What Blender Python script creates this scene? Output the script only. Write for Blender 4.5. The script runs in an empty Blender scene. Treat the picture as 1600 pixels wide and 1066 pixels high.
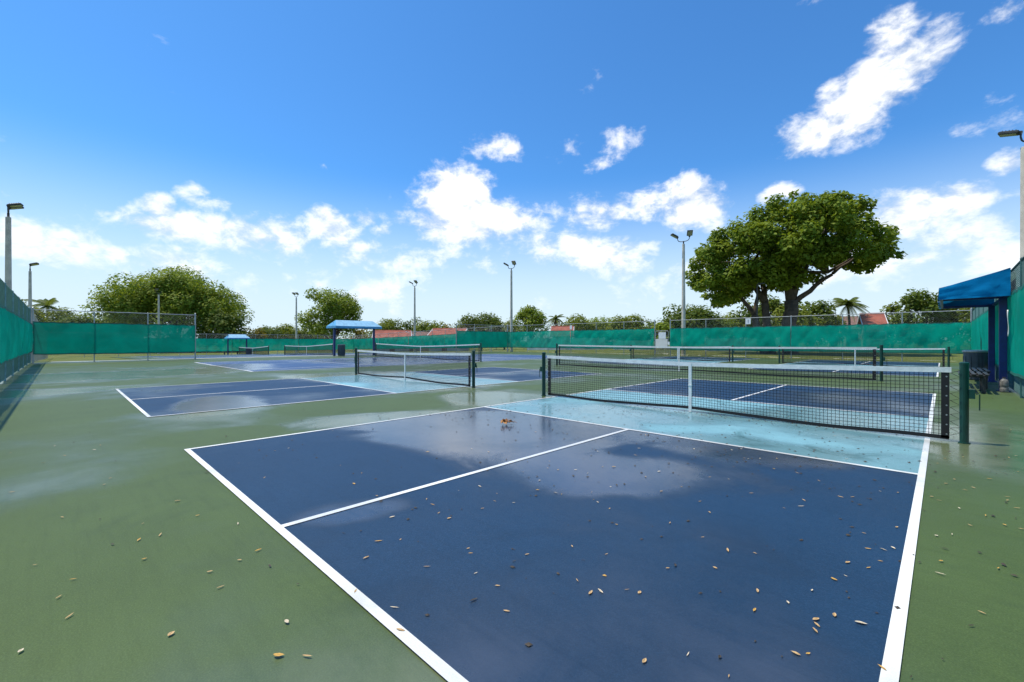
import bpy, math, random
import numpy as np
from mathutils import Vector, Matrix, noise as mnoise
R = math.radians
random.seed(7)
S = bpy.context.scene
COL = S.collection

# ------------------------------------------------------------------ camera
F_PX, CAM_H, YAW, HOR = 689.12, 1.247, 0.77388, 532.8
CX, CY = 6.2153, -0.9854
cd = bpy.data.cameras.new('camera'); cam = bpy.data.objects.new('camera', cd); COL.objects.link(cam)
cd.sensor_width = 36.0; cd.sensor_fit = 'HORIZONTAL'; cd.lens = F_PX / 1600 * 36.0
cd.clip_start = 0.05; cd.clip_end = 4000
cam.location = (CX, CY, CAM_H); cam.rotation_euler = (R(90), 0, YAW)
S.camera = cam
FX, FY = -math.sin(YAW), math.cos(YAW)
def ray(u):
    k = (u - 800) / F_PX
    return (FX + FY * k, FY - FX * k)
def ground_at(u, v, z=0.0):
    d = F_PX * (CAM_H - z) / (v - HOR); a = ray(u)
    return (CX + a[0] * d, CY + a[1] * d)
def at_depth(u, d):
    a = ray(u); return (CX + a[0] * d, CY + a[1] * d)
def z_at(v, d): return CAM_H + (HOR - v) * d / F_PX

# ------------------------------------------------------------------ sun, sky, exposure
SUN_EL, SUN_DIR = R(68), (-0.86, -0.50)       # horizontal direction towards the sun
sl = bpy.data.lights.new('sun', 'SUN'); sun = bpy.data.objects.new('sun', sl); COL.objects.link(sun)
sl.energy = 4.0; sl.angle = R(0.53); sl.color = (1.0, 0.93, 0.80)
sv = Vector((SUN_DIR[0] * math.cos(SUN_EL), SUN_DIR[1] * math.cos(SUN_EL), math.sin(SUN_EL)))
sun.rotation_euler = sv.to_track_quat('Z', 'Y').to_euler(); sun.location = (0, 0, 60)
S.view_settings.view_transform = 'Standard'; S.view_settings.look = 'None'
S.view_settings.gamma = 1.0; S.view_settings.use_curve_mapping = False
S.view_settings.exposure = 0.18
S.render.resolution_x = 1024; S.render.resolution_y = 682
S.render.engine = 'CYCLES'
S.cycles.max_bounces = 8; S.cycles.transparent_max_bounces = 32

W = bpy.data.worlds.new('World'); S.world = W; W.use_nodes = True
nt = W.node_tree; nt.nodes.clear()
class G:
    """small node-graph helper"""
    def __init__(s, t): s.t = t
    def n(s, typ, **kw):
        x = s.t.nodes.new(typ)
        for k, v in kw.items(): setattr(x, k, v)
        return x
    def put(s, sock, v):
        if isinstance(v, bpy.types.NodeSocket): s.t.links.new(v, sock)
        elif v is not None: sock.default_value = v
    def m(s, op, a, b=None, c=None, clamp=False):
        x = s.n('ShaderNodeMath', operation=op, use_clamp=clamp)
        s.put(x.inputs[0], a); s.put(x.inputs[1], b)
        if c is not None: s.put(x.inputs[2], c)
        return x.outputs[0]
    def step(s, v, a, b, lo=0.0, hi=1.0):
        x = s.n('ShaderNodeMapRange', interpolation_type='SMOOTHSTEP')
        s.put(x.inputs[0], v); s.put(x.inputs[1], a); s.put(x.inputs[2], b); s.put(x.inputs[3], lo); s.put(x.inputs[4], hi)
        return x.outputs[0]
    def noise(s, vec, scale, detail=4.0, rough=0.5, dist=0.0):
        x = s.n('ShaderNodeTexNoise')
        if vec is not None: s.put(x.inputs['Vector'], vec)
        x.inputs['Scale'].default_value = scale; x.inputs['Detail'].default_value = detail
        x.inputs['Roughness'].default_value = rough; x.inputs['Distortion'].default_value = dist
        return x.outputs[0]
    def mix(s, f, a, b):
        x = s.n('ShaderNodeMix', data_type='RGBA')
        s.put(x.inputs[0], f); s.put(x.inputs[6], a); s.put(x.inputs[7], b)
        return x.outputs[2]
g = G(nt)
sky = g.n('ShaderNodeTexSky', sky_type='NISHITA', sun_disc=False)
sky.sun_elevation = SUN_EL; sky.sun_rotation = math.atan2(SUN_DIR[0], SUN_DIR[1])
sky.air_density = 1.0; sky.dust_density = 0.5; sky.ozone_density = 1.6
hs = g.n('ShaderNodeMix', data_type='RGBA', blend_type='MULTIPLY'); hs.inputs[0].default_value = 1.0   # the deep tropical blue of the picture
nt.links.new(sky.outputs[0], hs.inputs[6]); hs.inputs[7].default_value = (0.43, 0.93, 1.36, 1)
tc = g.n('ShaderNodeTexCoord'); dirv = tc.outputs['Generated']
sp = g.n('ShaderNodeSeparateXYZ'); nt.links.new(dirv, sp.inputs[0])
# azimuth measured to the right of the court's long axis, so that no wrap falls inside the view
az = g.m('ARCTAN2', sp.outputs[0], sp.outputs[1]); el = g.m('ARCSINE', sp.outputs[2])
CLOUDS = [  # azimuth / elevation of each cumulus from its place in the view: u, v, half-width, half-height, weight
    (1285, 208, 70, 30, 1), (1335, 180, 62, 38, 1), (1385, 135, 62, 46, 1), (1430, 95, 60, 42, 1), (1400, 50, 42, 34, .95), (1455, 60, 40, 26, .8), (1300, 140, 22, 18, .7),
    (772, 230, 46, 18, .62), (915, 226, 62, 22, .55), (935, 254, 32, 12, .55), (300, 305, 22, 18, .5), (340, 322, 30, 10, .45),
    (725, 345, 100, 36, 1.05), (715, 300, 52, 36, 1.05), (690, 325, 50, 34, 1), (265, 350, 76, 24, 1), (246, 328, 30, 22, 1), (395, 368, 62, 32, .95), (345, 352, 40, 18, .8), (450, 375, 50, 32, .85),
    (520, 358, 42, 28, .95), (505, 338, 20, 16, .9), (570, 340, 18, 13, .85), (602, 360, 22, 10, .7), (940, 332, 46, 30, .9), (1080, 318, 60, 36, 1.05), (1015, 325, 34, 24, .8),
    (970, 395, 46, 34, .8), (915, 392, 40, 32, .75), (850, 395, 30, 28, .6), (1415, 332, 84, 36, 1), (1505, 312, 52, 24, .95), (1215, 306, 26, 14, .9),
    (1578, 256, 36, 20, .9), (1585, 12, 40, 16, .6), (1480, 370, 90, 26, .7), (1400, 390, 80, 30, .7), (80, 385, 80, 30, .72), (40, 372, 50, 24, .75), (185, 400, 22, 12, .8),
    (270, 408, 66, 22, .75), (560, 392, 36, 22, .7), (660, 405, 110, 20, .42), (780, 395, 50, 20, .42), (1560, 400, 50, 22, .6), (1560, 150, 24, 12, .4)]
field = None
for (u, v, du, dv, w) in CLOUDS:
    k = (u - 800) / F_PX; a0 = math.atan(k) - YAW
    r = math.hypot(F_PX, u - 800); e0 = math.atan((HOR - v) / r)
    da = du / F_PX / (1 + k * k) * 1.05; de = dv / r * math.cos(e0) ** 2 * 1.05
    x = g.m('MULTIPLY', g.m('SUBTRACT', az, a0), 1 / da)
    y = g.m('MULTIPLY', g.m('SUBTRACT', el, e0), 1 / de)
    d2 = g.m('ADD', g.m('MULTIPLY', x, x), g.m('MULTIPLY', y, y))
    b = g.m('MULTIPLY_ADD', d2, -0.5 * w, w)
    field = b if field is None else g.m('MAXIMUM', field, b)
field = g.m('MAXIMUM', field, -0.6)
mp = g.n('ShaderNodeMapping'); mp.inputs['Scale'].default_value = (1, 1, 1.5); nt.links.new(dirv, mp.inputs[0])
n1 = g.noise(mp.outputs[0], 9.0, 9.0, 0.60, 0.25)
n2 = g.noise(mp.outputs[0], 4.5, 4.0, 0.5, 0.1)
n3 = g.noise(mp.outputs[0], 30.0, 5.0, 0.6, 0.3)
# the low band of distant cumulus that runs all round the horizon, and scattered clouds in the rest of the sky
band = g.m('MULTIPLY', g.step(el, 0.03, 0.12), g.step(el, 0.30, 0.16))
general = g.m('ADD', g.m('MULTIPLY', band, 0.74), g.m('MULTIPLY_ADD', n2, 2.6, -1.92))
mass = g.m('MAXIMUM', field, g.m('MINIMUM', general, 0.75))
mass = g.m('ADD', mass, g.m('MULTIPLY_ADD', n1, 3.1, -1.58))
mass = g.m('ADD', mass, g.m('MULTIPLY_ADD', n3, 1.2, -0.6))
hz = g.step(el, 0.36, 0.03)                      # moist air near the horizon
dens = g.m('MULTIPLY', g.step(mass, 0.10, 1.05), g.m('MULTIPLY_ADD', hz, -0.30, 1.0))
shade = g.step(g.m('ADD', g.m('MULTIPLY', n1, 0.55), g.m('MULTIPLY', n3, 0.45)), 0.40, 0.56)
ccol = g.mix(shade, (5.6, 6.05, 6.7, 1), (8.8, 8.8, 8.8, 1))
skc = g.mix(g.m('MULTIPLY', hz, 0.95), hs.outputs[2], (5.5, 6.6, 7.3, 1))
skc = g.mix(g.m('MULTIPLY', dens, 0.93), skc, ccol)
bg = g.n('ShaderNodeBackground'); bg.inputs['Strength'].default_value = 0.125
nt.links.new(skc, bg.inputs['Color'])
wo = g.n('ShaderNodeOutputWorld'); nt.links.new(bg.outputs[0], wo.inputs['Surface'])

# ------------------------------------------------------------------ mesh helpers
class MB:
    def __init__(s): s.v = []; s.f = []
    def add(s, vs, fs):
        o = len(s.v); s.v += [tuple(p) for p in vs]; s.f += [tuple(i + o for i in q) for q in fs]; return s
    def box(s, c, size, rz=0.0, M=None):
        hx, hy, hz_ = size[0] / 2, size[1] / 2, size[2] / 2
        vs = [Vector((x, y, z)) for z in (-hz_, hz_) for (x, y) in ((-hx, -hy), (hx, -hy), (hx, hy), (-hx, hy))]
        m = M if M is not None else Matrix.Rotation(rz, 3, 'Z')
        c = Vector(c)
        return s.add([m @ p + c for p in vs], [(3, 2, 1, 0), (4, 5, 6, 7), (0, 1, 5, 4), (1, 2, 6, 5), (2, 3, 7, 6), (3, 0, 4, 7)])
    def bevelbox(s, c, size, b=0.01, M=None):
        hx, hy, hz_ = size[0] / 2, size[1] / 2, size[2] / 2
        m = M if M is not None else Matrix.Identity(3); c = Vector(c); rings = []
        for (z, k) in ((-hz_, b), (-hz_ + b, 0), (hz_ - b, 0), (hz_, b)):
            x, y = hx - k, hy - k
            rings.append([(-x + b, -y, z), (x - b, -y, z), (x, -y + b, z), (x, y - b, z), (x - b, y, z), (-x + b, y, z), (-x, y - b, z), (-x, -y + b, z)])
        vs = [m @ Vector(p) + c for r_ in rings for p in r_]; fs = []
        for i in range(3):
            for j in range(8):
                fs.append((i * 8 + j, i * 8 + (j + 1) % 8, i * 8 + 8 + (j + 1) % 8, i * 8 + 8 + j))
        fs.append(tuple(range(7, -1, -1))); fs.append(tuple(range(24, 32)))
        return s.add(vs, fs)
    def tube(s, pts, rad, n=8, caps=True):
        pts = [Vector(p) for p in pts]
        if not isinstance(rad, (list, tuple)): rad = [rad] * len(pts)
        vs = []; prev = None
        for i, p in enumerate(pts):
            t = (pts[min(i + 1, len(pts) - 1)] - pts[max(i - 1, 0)]).normalized()
            if prev is None:
                a = Vector((0, 0, 1)) if abs(t.z) < 0.9 else Vector((1, 0, 0)); nx = t.cross(a).normalized()
            else:
                nx = (prev - t * prev.dot(t)).normalized()
            prev = nx; ny = t.cross(nx)
            for k in range(n):
                an = 2 * math.pi * k / n; vs.append(p + (nx * math.cos(an) + ny * math.sin(an)) * rad[i])
        fs = []
        for i in range(len(pts) - 1):
            for k in range(n):
                fs.append((i * n + k, i * n + (k + 1) % n, (i + 1) * n + (k + 1) % n, (i + 1) * n + k))
        if caps: fs.append(tuple(range(n - 1, -1, -1))); fs.append(tuple(range((len(pts) - 1) * n, len(pts) * n)))
        return s.add(vs, fs)
    def lathe(s, prof, n=16, c=(0, 0, 0)):
        vs = [(c[0] + r * math.cos(2 * math.pi * k / n), c[1] + r * math.sin(2 * math.pi * k / n), c[2] + z) for (r, z) in prof for k in range(n)]
        fs = [(i * n + k, i * n + (k + 1) % n, (i + 1) * n + (k + 1) % n, (i + 1) * n + k) for i in range(len(prof) - 1) for k in range(n)]
        return s.add(vs, fs)
    def quad(s, a, b, c, d): return s.add([a, b, c, d], [(0, 1, 2, 3)])
    def mesh(s, name):
        me = bpy.data.meshes.new(name); me.from_pydata(s.v, [], s.f); me.update(); return me
def tag(o, label=None, cat=None, group=None, kind=None):
    if label: o['label'] = label
    if cat: o['category'] = cat
    if group: o['group'] = group
    if kind: o['kind'] = kind
    return o
def obj(name, mb, mat, parent=None, smooth=False, loc=None, **t):
    me = mb if isinstance(mb, bpy.types.Mesh) else mb.mesh(name)
    if mat is not None and len(me.materials) == 0: me.materials.append(mat)
    if smooth:
        me.polygons.foreach_set('use_smooth', [True] * len(me.polygons))
    o = bpy.data.objects.new(name, me); COL.objects.link(o)
    if parent: o.parent = parent
    if loc: o.location = loc
    return tag(o, **t)
def thing(name, loc, label, cat, group=None, rz=0.0):
    o = bpy.data.objects.new(name, None); COL.objects.link(o); o.location = loc; o.rotation_euler = (0, 0, rz)
    o.empty_display_size = 0.2
    return tag(o, label, cat, group)
def dup(root, loc, label, group=None, rz=None, scale=None):
    def cp(o, par):
        c = o.copy(); COL.objects.link(c); c.parent = par
        for ch in list(o.children): cp(ch, c)
        return c
    r = cp(root, None); r.location = loc; r['label'] = label
    if group: r['group'] = group
    if rz is not None: r.rotation_euler = (0, 0, rz)
    if scale is not None: r.scale = scale
    return r
def np_mesh(name, V, Fc, n):
    me = bpy.data.meshes.new(name)
    me.vertices.add(len(V)); me.vertices.foreach_set('co', np.asarray(V, np.float32).ravel())
    Fc = np.asarray(Fc, np.int32); me.loops.add(Fc.size); me.loops.foreach_set('vertex_index', Fc.ravel())
    me.polygons.add(len(Fc)); me.polygons.foreach_set('loop_start', np.arange(len(Fc), dtype=np.int32) * n)
    me.update(calc_edges=True); me.validate(); return me

# ------------------------------------------------------------------ materials
def new_mat(name):
    m = bpy.data.materials.new(name); m.use_nodes = True; t = m.node_tree; t.nodes.clear(); gg = G(t)
    out = gg.n('ShaderNodeOutputMaterial'); return m, gg, out
def principled(gg, out, col, rough=0.6, spec=0.5, metal=0.0, normal=None):
    p = gg.n('ShaderNodeBsdfPrincipled'); gg.put(p.inputs['Base Color'], col); gg.put(p.inputs['Roughness'], rough)
    gg.put(p.inputs['Specular IOR Level'], spec); gg.put(p.inputs['Metallic'], metal)
    if normal is not None: gg.put(p.inputs['Normal'], normal)
    if out is not None: gg.t.links.new(p.outputs[0], out.inputs['Surface'])
    return p
def bump(gg, h, strength, dist):
    b = gg.n('ShaderNodeBump'); b.inputs['Strength'].default_value = strength; b.inputs['Distance'].default_value = dist
    gg.put(b.inputs['Height'], h); return b.outputs[0]
def pos(gg): return gg.n('ShaderNodeNewGeometry').outputs['Position']
def simple(name, c, rough=0.6, var=0.25, scale=6.0, spec=0.5, metal=0.0, c2=None, bmp=0.0, bscale=80.0, local=True):
    m, gg, out = new_mat(name)
    vec = gg.n('ShaderNodeTexCoord').outputs['Object'] if local else pos(gg)
    n = gg.noise(vec, scale, 5.0, 0.6)
    a = tuple(x * (1 - var) for x in c) + (1,); b = tuple(min(1, x * (1 + var)) for x in (c2 or c)) + (1,)
    col = gg.mix(gg.step(n, 0.3, 0.7), a, b)
    nr = bump(gg, gg.noise(vec, bscale, 3.0), bmp, 0.01) if bmp else None
    rr = gg.m('MULTIPLY_ADD', n, 0.25, rough - 0.12, clamp=True)
    principled(gg, out, col, rr, spec, metal, nr); return m

# the rain film on the courts: where it stands and where it has dried
PATCH = [(780, 672, 160, 30, 1.1), (620, 655, 120, 11, .9), (345, 632, 52, 13, 1.0), (120, 588, 150, 6, .9), (340, 577, 60, 5, .8), (560, 588, 90, 7, .7), (770, 622, 70, 9, .9),
         (545, 796, 70, 18, .6), (950, 735, 170, 26, .8), (1010, 645, 140, 12, .8), (660, 600, 90, 10, .7), (380, 571, 34, 3, .9), (60, 612, 110, 5, .8), (1540, 690, 60, 30, .8), (1150, 700, 120, 18, .7), (1300, 660, 120, 20, .6), (620, 563, 120, 4, .6),
         (470, 735, 165, 36, -1.0), (340, 679, 64, 9, -.8), (560, 632, 110, 9, -.8), (90, 645, 110, 13, -.6), (225, 628, 38, 5, -.8), (450, 606, 110, 7, -.7), (140, 602, 60, 3, -.5), (880, 605, 60, 5, -.5), (60, 900, 150, 150, -.35), (700, 560, 40, 2, -.3)]
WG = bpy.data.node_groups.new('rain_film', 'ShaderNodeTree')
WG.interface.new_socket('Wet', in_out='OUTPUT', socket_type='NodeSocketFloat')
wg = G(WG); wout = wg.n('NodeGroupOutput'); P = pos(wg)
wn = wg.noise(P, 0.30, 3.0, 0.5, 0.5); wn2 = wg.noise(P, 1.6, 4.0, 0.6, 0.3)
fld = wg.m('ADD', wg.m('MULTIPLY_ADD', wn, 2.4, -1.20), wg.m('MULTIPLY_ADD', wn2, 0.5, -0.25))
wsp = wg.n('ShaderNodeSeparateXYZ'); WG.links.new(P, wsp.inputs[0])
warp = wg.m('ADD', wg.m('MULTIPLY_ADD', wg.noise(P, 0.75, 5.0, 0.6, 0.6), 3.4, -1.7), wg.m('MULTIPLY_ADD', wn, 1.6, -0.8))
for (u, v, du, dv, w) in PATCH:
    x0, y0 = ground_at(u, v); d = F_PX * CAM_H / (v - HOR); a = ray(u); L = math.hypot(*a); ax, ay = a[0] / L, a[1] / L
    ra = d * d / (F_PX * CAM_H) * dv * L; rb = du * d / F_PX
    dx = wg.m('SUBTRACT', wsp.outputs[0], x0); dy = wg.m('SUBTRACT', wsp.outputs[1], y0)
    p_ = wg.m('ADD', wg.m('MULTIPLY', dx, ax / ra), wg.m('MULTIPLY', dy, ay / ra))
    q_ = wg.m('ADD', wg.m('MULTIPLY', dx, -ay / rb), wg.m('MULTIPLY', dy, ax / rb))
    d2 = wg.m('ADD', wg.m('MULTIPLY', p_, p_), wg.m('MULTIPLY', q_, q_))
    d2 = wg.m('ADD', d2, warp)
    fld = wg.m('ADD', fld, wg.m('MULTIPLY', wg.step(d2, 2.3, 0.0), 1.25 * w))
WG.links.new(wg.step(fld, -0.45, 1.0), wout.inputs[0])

def court_paint(name, c, var=0.10, stain=None, wetdark=0.62, stain_amt=0.5, silt_sheen=None):
    m, gg, out = new_mat(name); P = pos(gg)
    wet = gg.n('ShaderNodeGroup'); wet.node_tree = WG; wet = wet.outputs[0]
    n = gg.noise(P, 0.7, 6.0, 0.6, 0.2); grain = gg.noise(P, 130.0, 3.0, 0.7); mid = gg.noise(P, 18.0, 4.0, 0.65)
    a = tuple(x * (1 - var) for x in c) + (1,); b = tuple(x * (1 + var) for x in c) + (1,)
    col = gg.mix(gg.step(gg.m('MULTIPLY_ADD', mid, 0.35, gg.m('MULTIPLY', n, 0.65)), 0.35, 0.65), a, b)
    col = gg.mix(gg.m('MULTIPLY', gg.step(grain, 0.40, 0.70), 0.6), col, tuple(min(1, x * 1.6 + .012) for x in c) + (1,))
    if stain:
        s_ = gg.m('MULTIPLY', gg.step(gg.noise(P, 1.3, 7.0, 0.7, 0.8), 0.52, 0.70), stain_amt)
        col = gg.mix(s_, col, stain + (1,))
    if silt_sheen:                                                                        # pale silt on green; on the blues, sky sheen painted into wet colour
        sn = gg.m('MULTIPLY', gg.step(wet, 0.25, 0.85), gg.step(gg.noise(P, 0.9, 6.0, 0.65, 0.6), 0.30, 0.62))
        col = gg.mix(gg.m('MULTIPLY', sn, 0.70), col, silt_sheen + (1,))
    mpp = gg.n('ShaderNodeMapping'); mpp.inputs['Scale'].default_value = (0.55, 7.0, 1); mpp.inputs['Rotation'].default_value = (0, 0, .12); gg.t.links.new(P, mpp.inputs[0])
    strk = gg.step(gg.noise(mpp.outputs[0], 3.0, 5.0, 0.65, 0.3), 0.46, 0.70)       # squeegee and roller marks
    col = gg.mix(gg.m('MULTIPLY', strk, 0.22), col, tuple(min(1, x * .72) for x in c) + (1,))
    scf = gg.step(gg.noise(P, 5.5, 8.0, 0.75, 1.2), 0.63, 0.74)                     # scuffs
    col = gg.mix(gg.m('MULTIPLY', scf, 0.30), col, tuple(min(.8, x * 1.35 + .03) for x in c) + (1,))
    wc = gg.n('ShaderNodeMix', data_type='RGBA', blend_type='MULTIPLY'); wc.inputs[0].default_value = 1.0   # wet paint is darker
    gg.put(wc.inputs[6], col); gg.put(wc.inputs[7], gg.mix(gg.step(wet, 0.05, 0.55), (1, 1, 1, 1), (wetdark, wetdark, wetdark, 1)))
    rough = gg.m('ADD', gg.step(wet, 0.0, 1.0, 0.55, 0.19), gg.m('MULTIPLY_ADD', mid, 0.10, -0.05), clamp=True)
    spec = gg.step(wet, 0.0, 1.0, 0.22, 0.95)
    hgt = gg.m('ADD', grain, gg.m('MULTIPLY', mid, 0.6))
    b_ = gg.n('ShaderNodeBump'); b_.inputs['Distance'].default_value = 0.0016
    gg.put(b_.inputs['Strength'], gg.step(wet, 0.0, 1.0, 0.9, 0.10)); gg.put(b_.inputs['Height'], hgt)
    principled(gg, out, wc.outputs[2], rough, spec, 0.0, b_.outputs[0]); return m
M = {}
M['green'] = court_paint('green_court_paint', (0.066, 0.102, 0.029), stain=(0.044, 0.072, 0.028), stain_amt=.35, wetdark=.85, silt_sheen=(0.22, 0.245, 0.14))
M['navy'] = court_paint('navy_court_paint', (0.010, 0.040, 0.090), stain=(0.010, 0.032, 0.068), stain_amt=.4, silt_sheen=(0.125, 0.145, 0.195))
M['navy2'] = court_paint('worn_blue_court_paint', (0.036, 0.082, 0.180), stain=(0.035, 0.065, 0.13), stain_amt=.4, wetdark=.8, silt_sheen=(0.20, 0.23, 0.32))
M['aqua'] = court_paint('pale_blue_court_paint', (0.185, 0.375, 0.42), stain=(0.075, 0.19, 0.20), stain_amt=.8, wetdark=.75)
M['line'] = court_paint('white_line_paint', (0.80, 0.80, 0.77), 0.05, stain=(0.52, 0.52, 0.47), stain_amt=.6, wetdark=.85)
M['post_green'] = simple('dark_green_post_paint', (0.006, 0.048, 0.036), 0.35, .2, 8)
M['net_black'] = simple('black_net_cord', (0.012, 0.012, 0.014), 0.8, .2)
M['band_white'] = simple('white_net_tape', (0.78, 0.78, 0.74), 0.8, .10, 9, bmp=.3, bscale=60)
M['galv'] = simple('galvanised_steel', (0.42, 0.43, 0.42), 0.45, .15, 12, metal=.6)
M['vinyl'] = simple('green_vinyl_wire', (0.020, 0.085, 0.075), 0.5, .2)
M['vinyl_pale'] = simple('weathered_green_vinyl_wire', (0.16, 0.32, 0.33), 0.6, .2)
M['concrete'] = simple('pole_concrete', (0.60, 0.53, 0.42), 0.85, .18, 1.6, bmp=.4, bscale=40)
M['lamp_metal'] = simple('dark_bronze_metal', (0.045, 0.045, 0.040), 0.5, .2)
M['lamp_glass'] = simple('floodlight_glass', (0.35, 0.36, 0.30), 0.12, .25, 14)
M['blue_canvas'] = simple('blue_canvas', (0.003, 0.175, 0.38), 0.85, .12, 3.0, spec=.04, bmp=.3, bscale=14)
M['blue_pale'] = simple('faded_blue_canvas', (0.24, 0.47, 0.62), 0.7, .15, 3.0, bmp=.2, bscale=14)
M['blue_post'] = simple('dark_blue_post_paint', (0.008, 0.028, 0.15), 0.4, .2)
M['black'] = simple('black_plastic_slat', (0.022, 0.024, 0.028), 0.40, .3, 10)
M['bin'] = simple('grey_bin_plastic', (0.065, 0.080, 0.095), 0.5, .2, 5)
M['white'] = simple('white_painted_sheet', (0.80, 0.80, 0.78), 0.5, .06)
M['jug'] = simple('pale_jug_plastic', (0.17, 0.16, 0.14), 0.6, .5, 18)
M['darkmark'] = simple('dark_print', (0.03, 0.03, 0.035), 0.6, .1)
M['roof_red'] = simple('red_roof_tile', (0.42, 0.135, 0.085), 0.85, .25, 1.5)
M['roof_brown'] = simple('brown_roof_tile', (0.34, 0.19, 0.14), 0.85, .25, 1.5)
M['stucco'] = simple('pale_stucco', (0.62, 0.57, 0.47), 0.9, .08, 1.2)
M['stucco_w'] = simple('white_stucco', (0.72, 0.70, 0.64), 0.9, .08, 1.2)
M['glass'] = simple('window_glass', (0.03, 0.04, 0.05), 0.08, .2)
M['bark'] = simple('grey_brown_bark', (0.085, 0.062, 0.045), 0.9, .4, 3.0, bmp=.8, bscale=9)
M['frond_brown'] = simple('dry_palm_skirt', (0.20, 0.13, 0.06), 0.9, .3)
def leaf_mat(name, c1, c2, scale=0.55, trans=0.35):
    m, gg, out = new_mat(name); v = gg.n('ShaderNodeTexCoord').outputs['Object']
    n = gg.noise(v, scale, 3.0, 0.6); n2_ = gg.noise(v, 9.0, 2.0)
    col = gg.mix(gg.step(gg.m('ADD', gg.m('MULTIPLY', n, .6), gg.m('MULTIPLY', n2_, .4)), .36, .64), c1 + (1,), c2 + (1,))
    p = principled(gg, None, col, 0.62, 0.18)
    t = gg.n('ShaderNodeBsdfTranslucent'); gg.put(t.inputs[0], gg.mix(0.5, col, (c2[0] * 1.6, c2[1] * 1.6, c2[2] * .7, 1)))
    mx = gg.n('ShaderNodeMixShader'); mx.inputs[0].default_value = trans
    gg.t.links.new(p.outputs[0], mx.inputs[1]); gg.t.links.new(t.outputs[0], mx.inputs[2]); gg.t.links.new(mx.outputs[0], out.inputs['Surface'])
    return m
M['leaf_big'] = leaf_mat('broad_leaf_green', (0.090, 0.155, 0.014), (0.255, 0.310, 0.030))
M['leaf_bright'] = leaf_mat('fresh_leaf_green', (0.110, 0.190, 0.016), (0.290, 0.335, 0.040))
M['leaf_mid'] = leaf_mat('olive_leaf_green', (0.090, 0.140, 0.016), (0.250, 0.275, 0.034))
M['leaf_dark'] = leaf_mat('dark_leaf_green', (0.058, 0.105, 0.016), (0.165, 0.205, 0.028))
M['leaf_yellow'] = leaf_mat('yellowing_leaf', (0.14, 0.13, 0.015), (0.30, 0.24, 0.03))
M['palm'] = leaf_mat('palm_frond_green', (0.075, 0.120, 0.022), (0.20, 0.23, 0.05), 1.5)
def screen_mat(name, c, see):
    m, gg, out = new_mat(name); P = pos(gg)
    n = gg.noise(P, 0.8, 5.0, 0.6, 0.5); fine = gg.noise(P, 45.0, 2.0)
    col = gg.mix(gg.step(n, .3, .7), tuple(x * .82 for x in c) + (1,), tuple(x * 1.15 for x in c) + (1,))
    p = principled(gg, None, col, 0.9, 0.05); t = gg.n('ShaderNodeBsdfTranslucent'); gg.put(t.inputs[0], col)
    mx = gg.n('ShaderNodeMixShader'); mx.inputs[0].default_value = 0.45
    gg.t.links.new(p.outputs[0], mx.inputs[1]); gg.t.links.new(t.outputs[0], mx.inputs[2])
    tr = gg.n('ShaderNodeBsdfTransparent'); m2 = gg.n('ShaderNodeMixShader')
    gg.put(m2.inputs[0], gg.m('MULTIPLY_ADD', gg.step(fine, .35, .65), see * .5, see * .75))
    gg.t.links.new(mx.outputs[0], m2.inputs[1]); gg.t.links.new(tr.outputs[0], m2.inputs[2]); gg.t.links.new(m2.outputs[0], out.inputs['Surface'])
    return m
M['screen'] = screen_mat('green_mesh_windscreen', (0.002, 0.440, 0.300), 0.10)
M['screen_d'] = screen_mat('dense_shaded_windscreen', (0.002, 0.27, 0.185), 0.06)  # denser copy for the wings, their shaded side put into the darker green
M['screen_hem'] = simple('windscreen_hem', (0.008, 0.15, 0.11), 0.7, .15)
def grass_mat():
    m, gg, out = new_mat('lawn_grass'); P = pos(gg)
    n = gg.noise(P, 0.25, 5.0, .6); f = gg.noise(P, 9.0, 4.0, .7)
    col = gg.mix(gg.step(n, .35, .65), (0.085, 0.125, 0.020, 1), (0.19, 0.19, 0.035, 1))
    col = gg.mix(gg.m('MULTIPLY', gg.step(f, .4, .7), .5), col, (0.06, 0.085, 0.018, 1))
    principled(gg, out, col, 0.9, 0.2, 0, bump(gg, f, .8, .05)); return m
M['grass'] = grass_mat()
M['concrete_walk'] = simple('pale_concrete_walk', (0.42, 0.42, 0.38), 0.8, .12, .6, local=False)

# ------------------------------------------------------------------ ground, court pad, courts
XB, XL, YN, YF, XR = -31.0, -69.5, -2.2, 35.8, 7.45
def zg(x): return 0.0 if x > XB else (-0.02 * (XB - x) if x > XL else -0.77)
def sheet(xs, y0, y1, dz):
    m = MB()
    for a, b in zip(xs[:-1], xs[1:]):
        m.quad((a, y0, zg(a) + dz), (b, y0, zg(b) + dz), (b, y1, zg(b) + dz), (a, y1, zg(a) + dz))
    return m
obj('grass_ground', sheet([-1600, XL, XB, 1600], -1500, 1700, -0.035), M['grass'], kind='structure')
obj('court_pavement', sheet([XB - 1.2, XB, XR + 0.35], YN - .3, YF - .9, 0.0), M['green'], kind='structure')
obj('far_court_pavement', sheet([XL + .8, XB - 4.2], 3.2, YF - 1.4, -0.002), M['green'], kind='structure')
obj('concrete_path', sheet([XB - 4.15, XB - 1.25], -1.4, YF - 1.2, -0.006), M['concrete_walk'], kind='structure')
LW = 0.052
def rect(m, x0, y0, x1, y1, z, xs=None):
    if x0 > XB: m.quad((x0, y0, z), (x1, y0, z), (x1, y1, z), (x0, y1, z))
    else: m.quad((x0, y0, z + zg(x0)), (x1, y0, z + zg(x1)), (x1, y1, z + zg(x1)), (x0, y1, z + zg(x0)))
def court_line(par, x0, y0, x1, y1, z=0.008):
    m = MB(); rect(m, x0, y0, x1, y1, z); return obj('court_line', m, M['line'], par)
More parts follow.
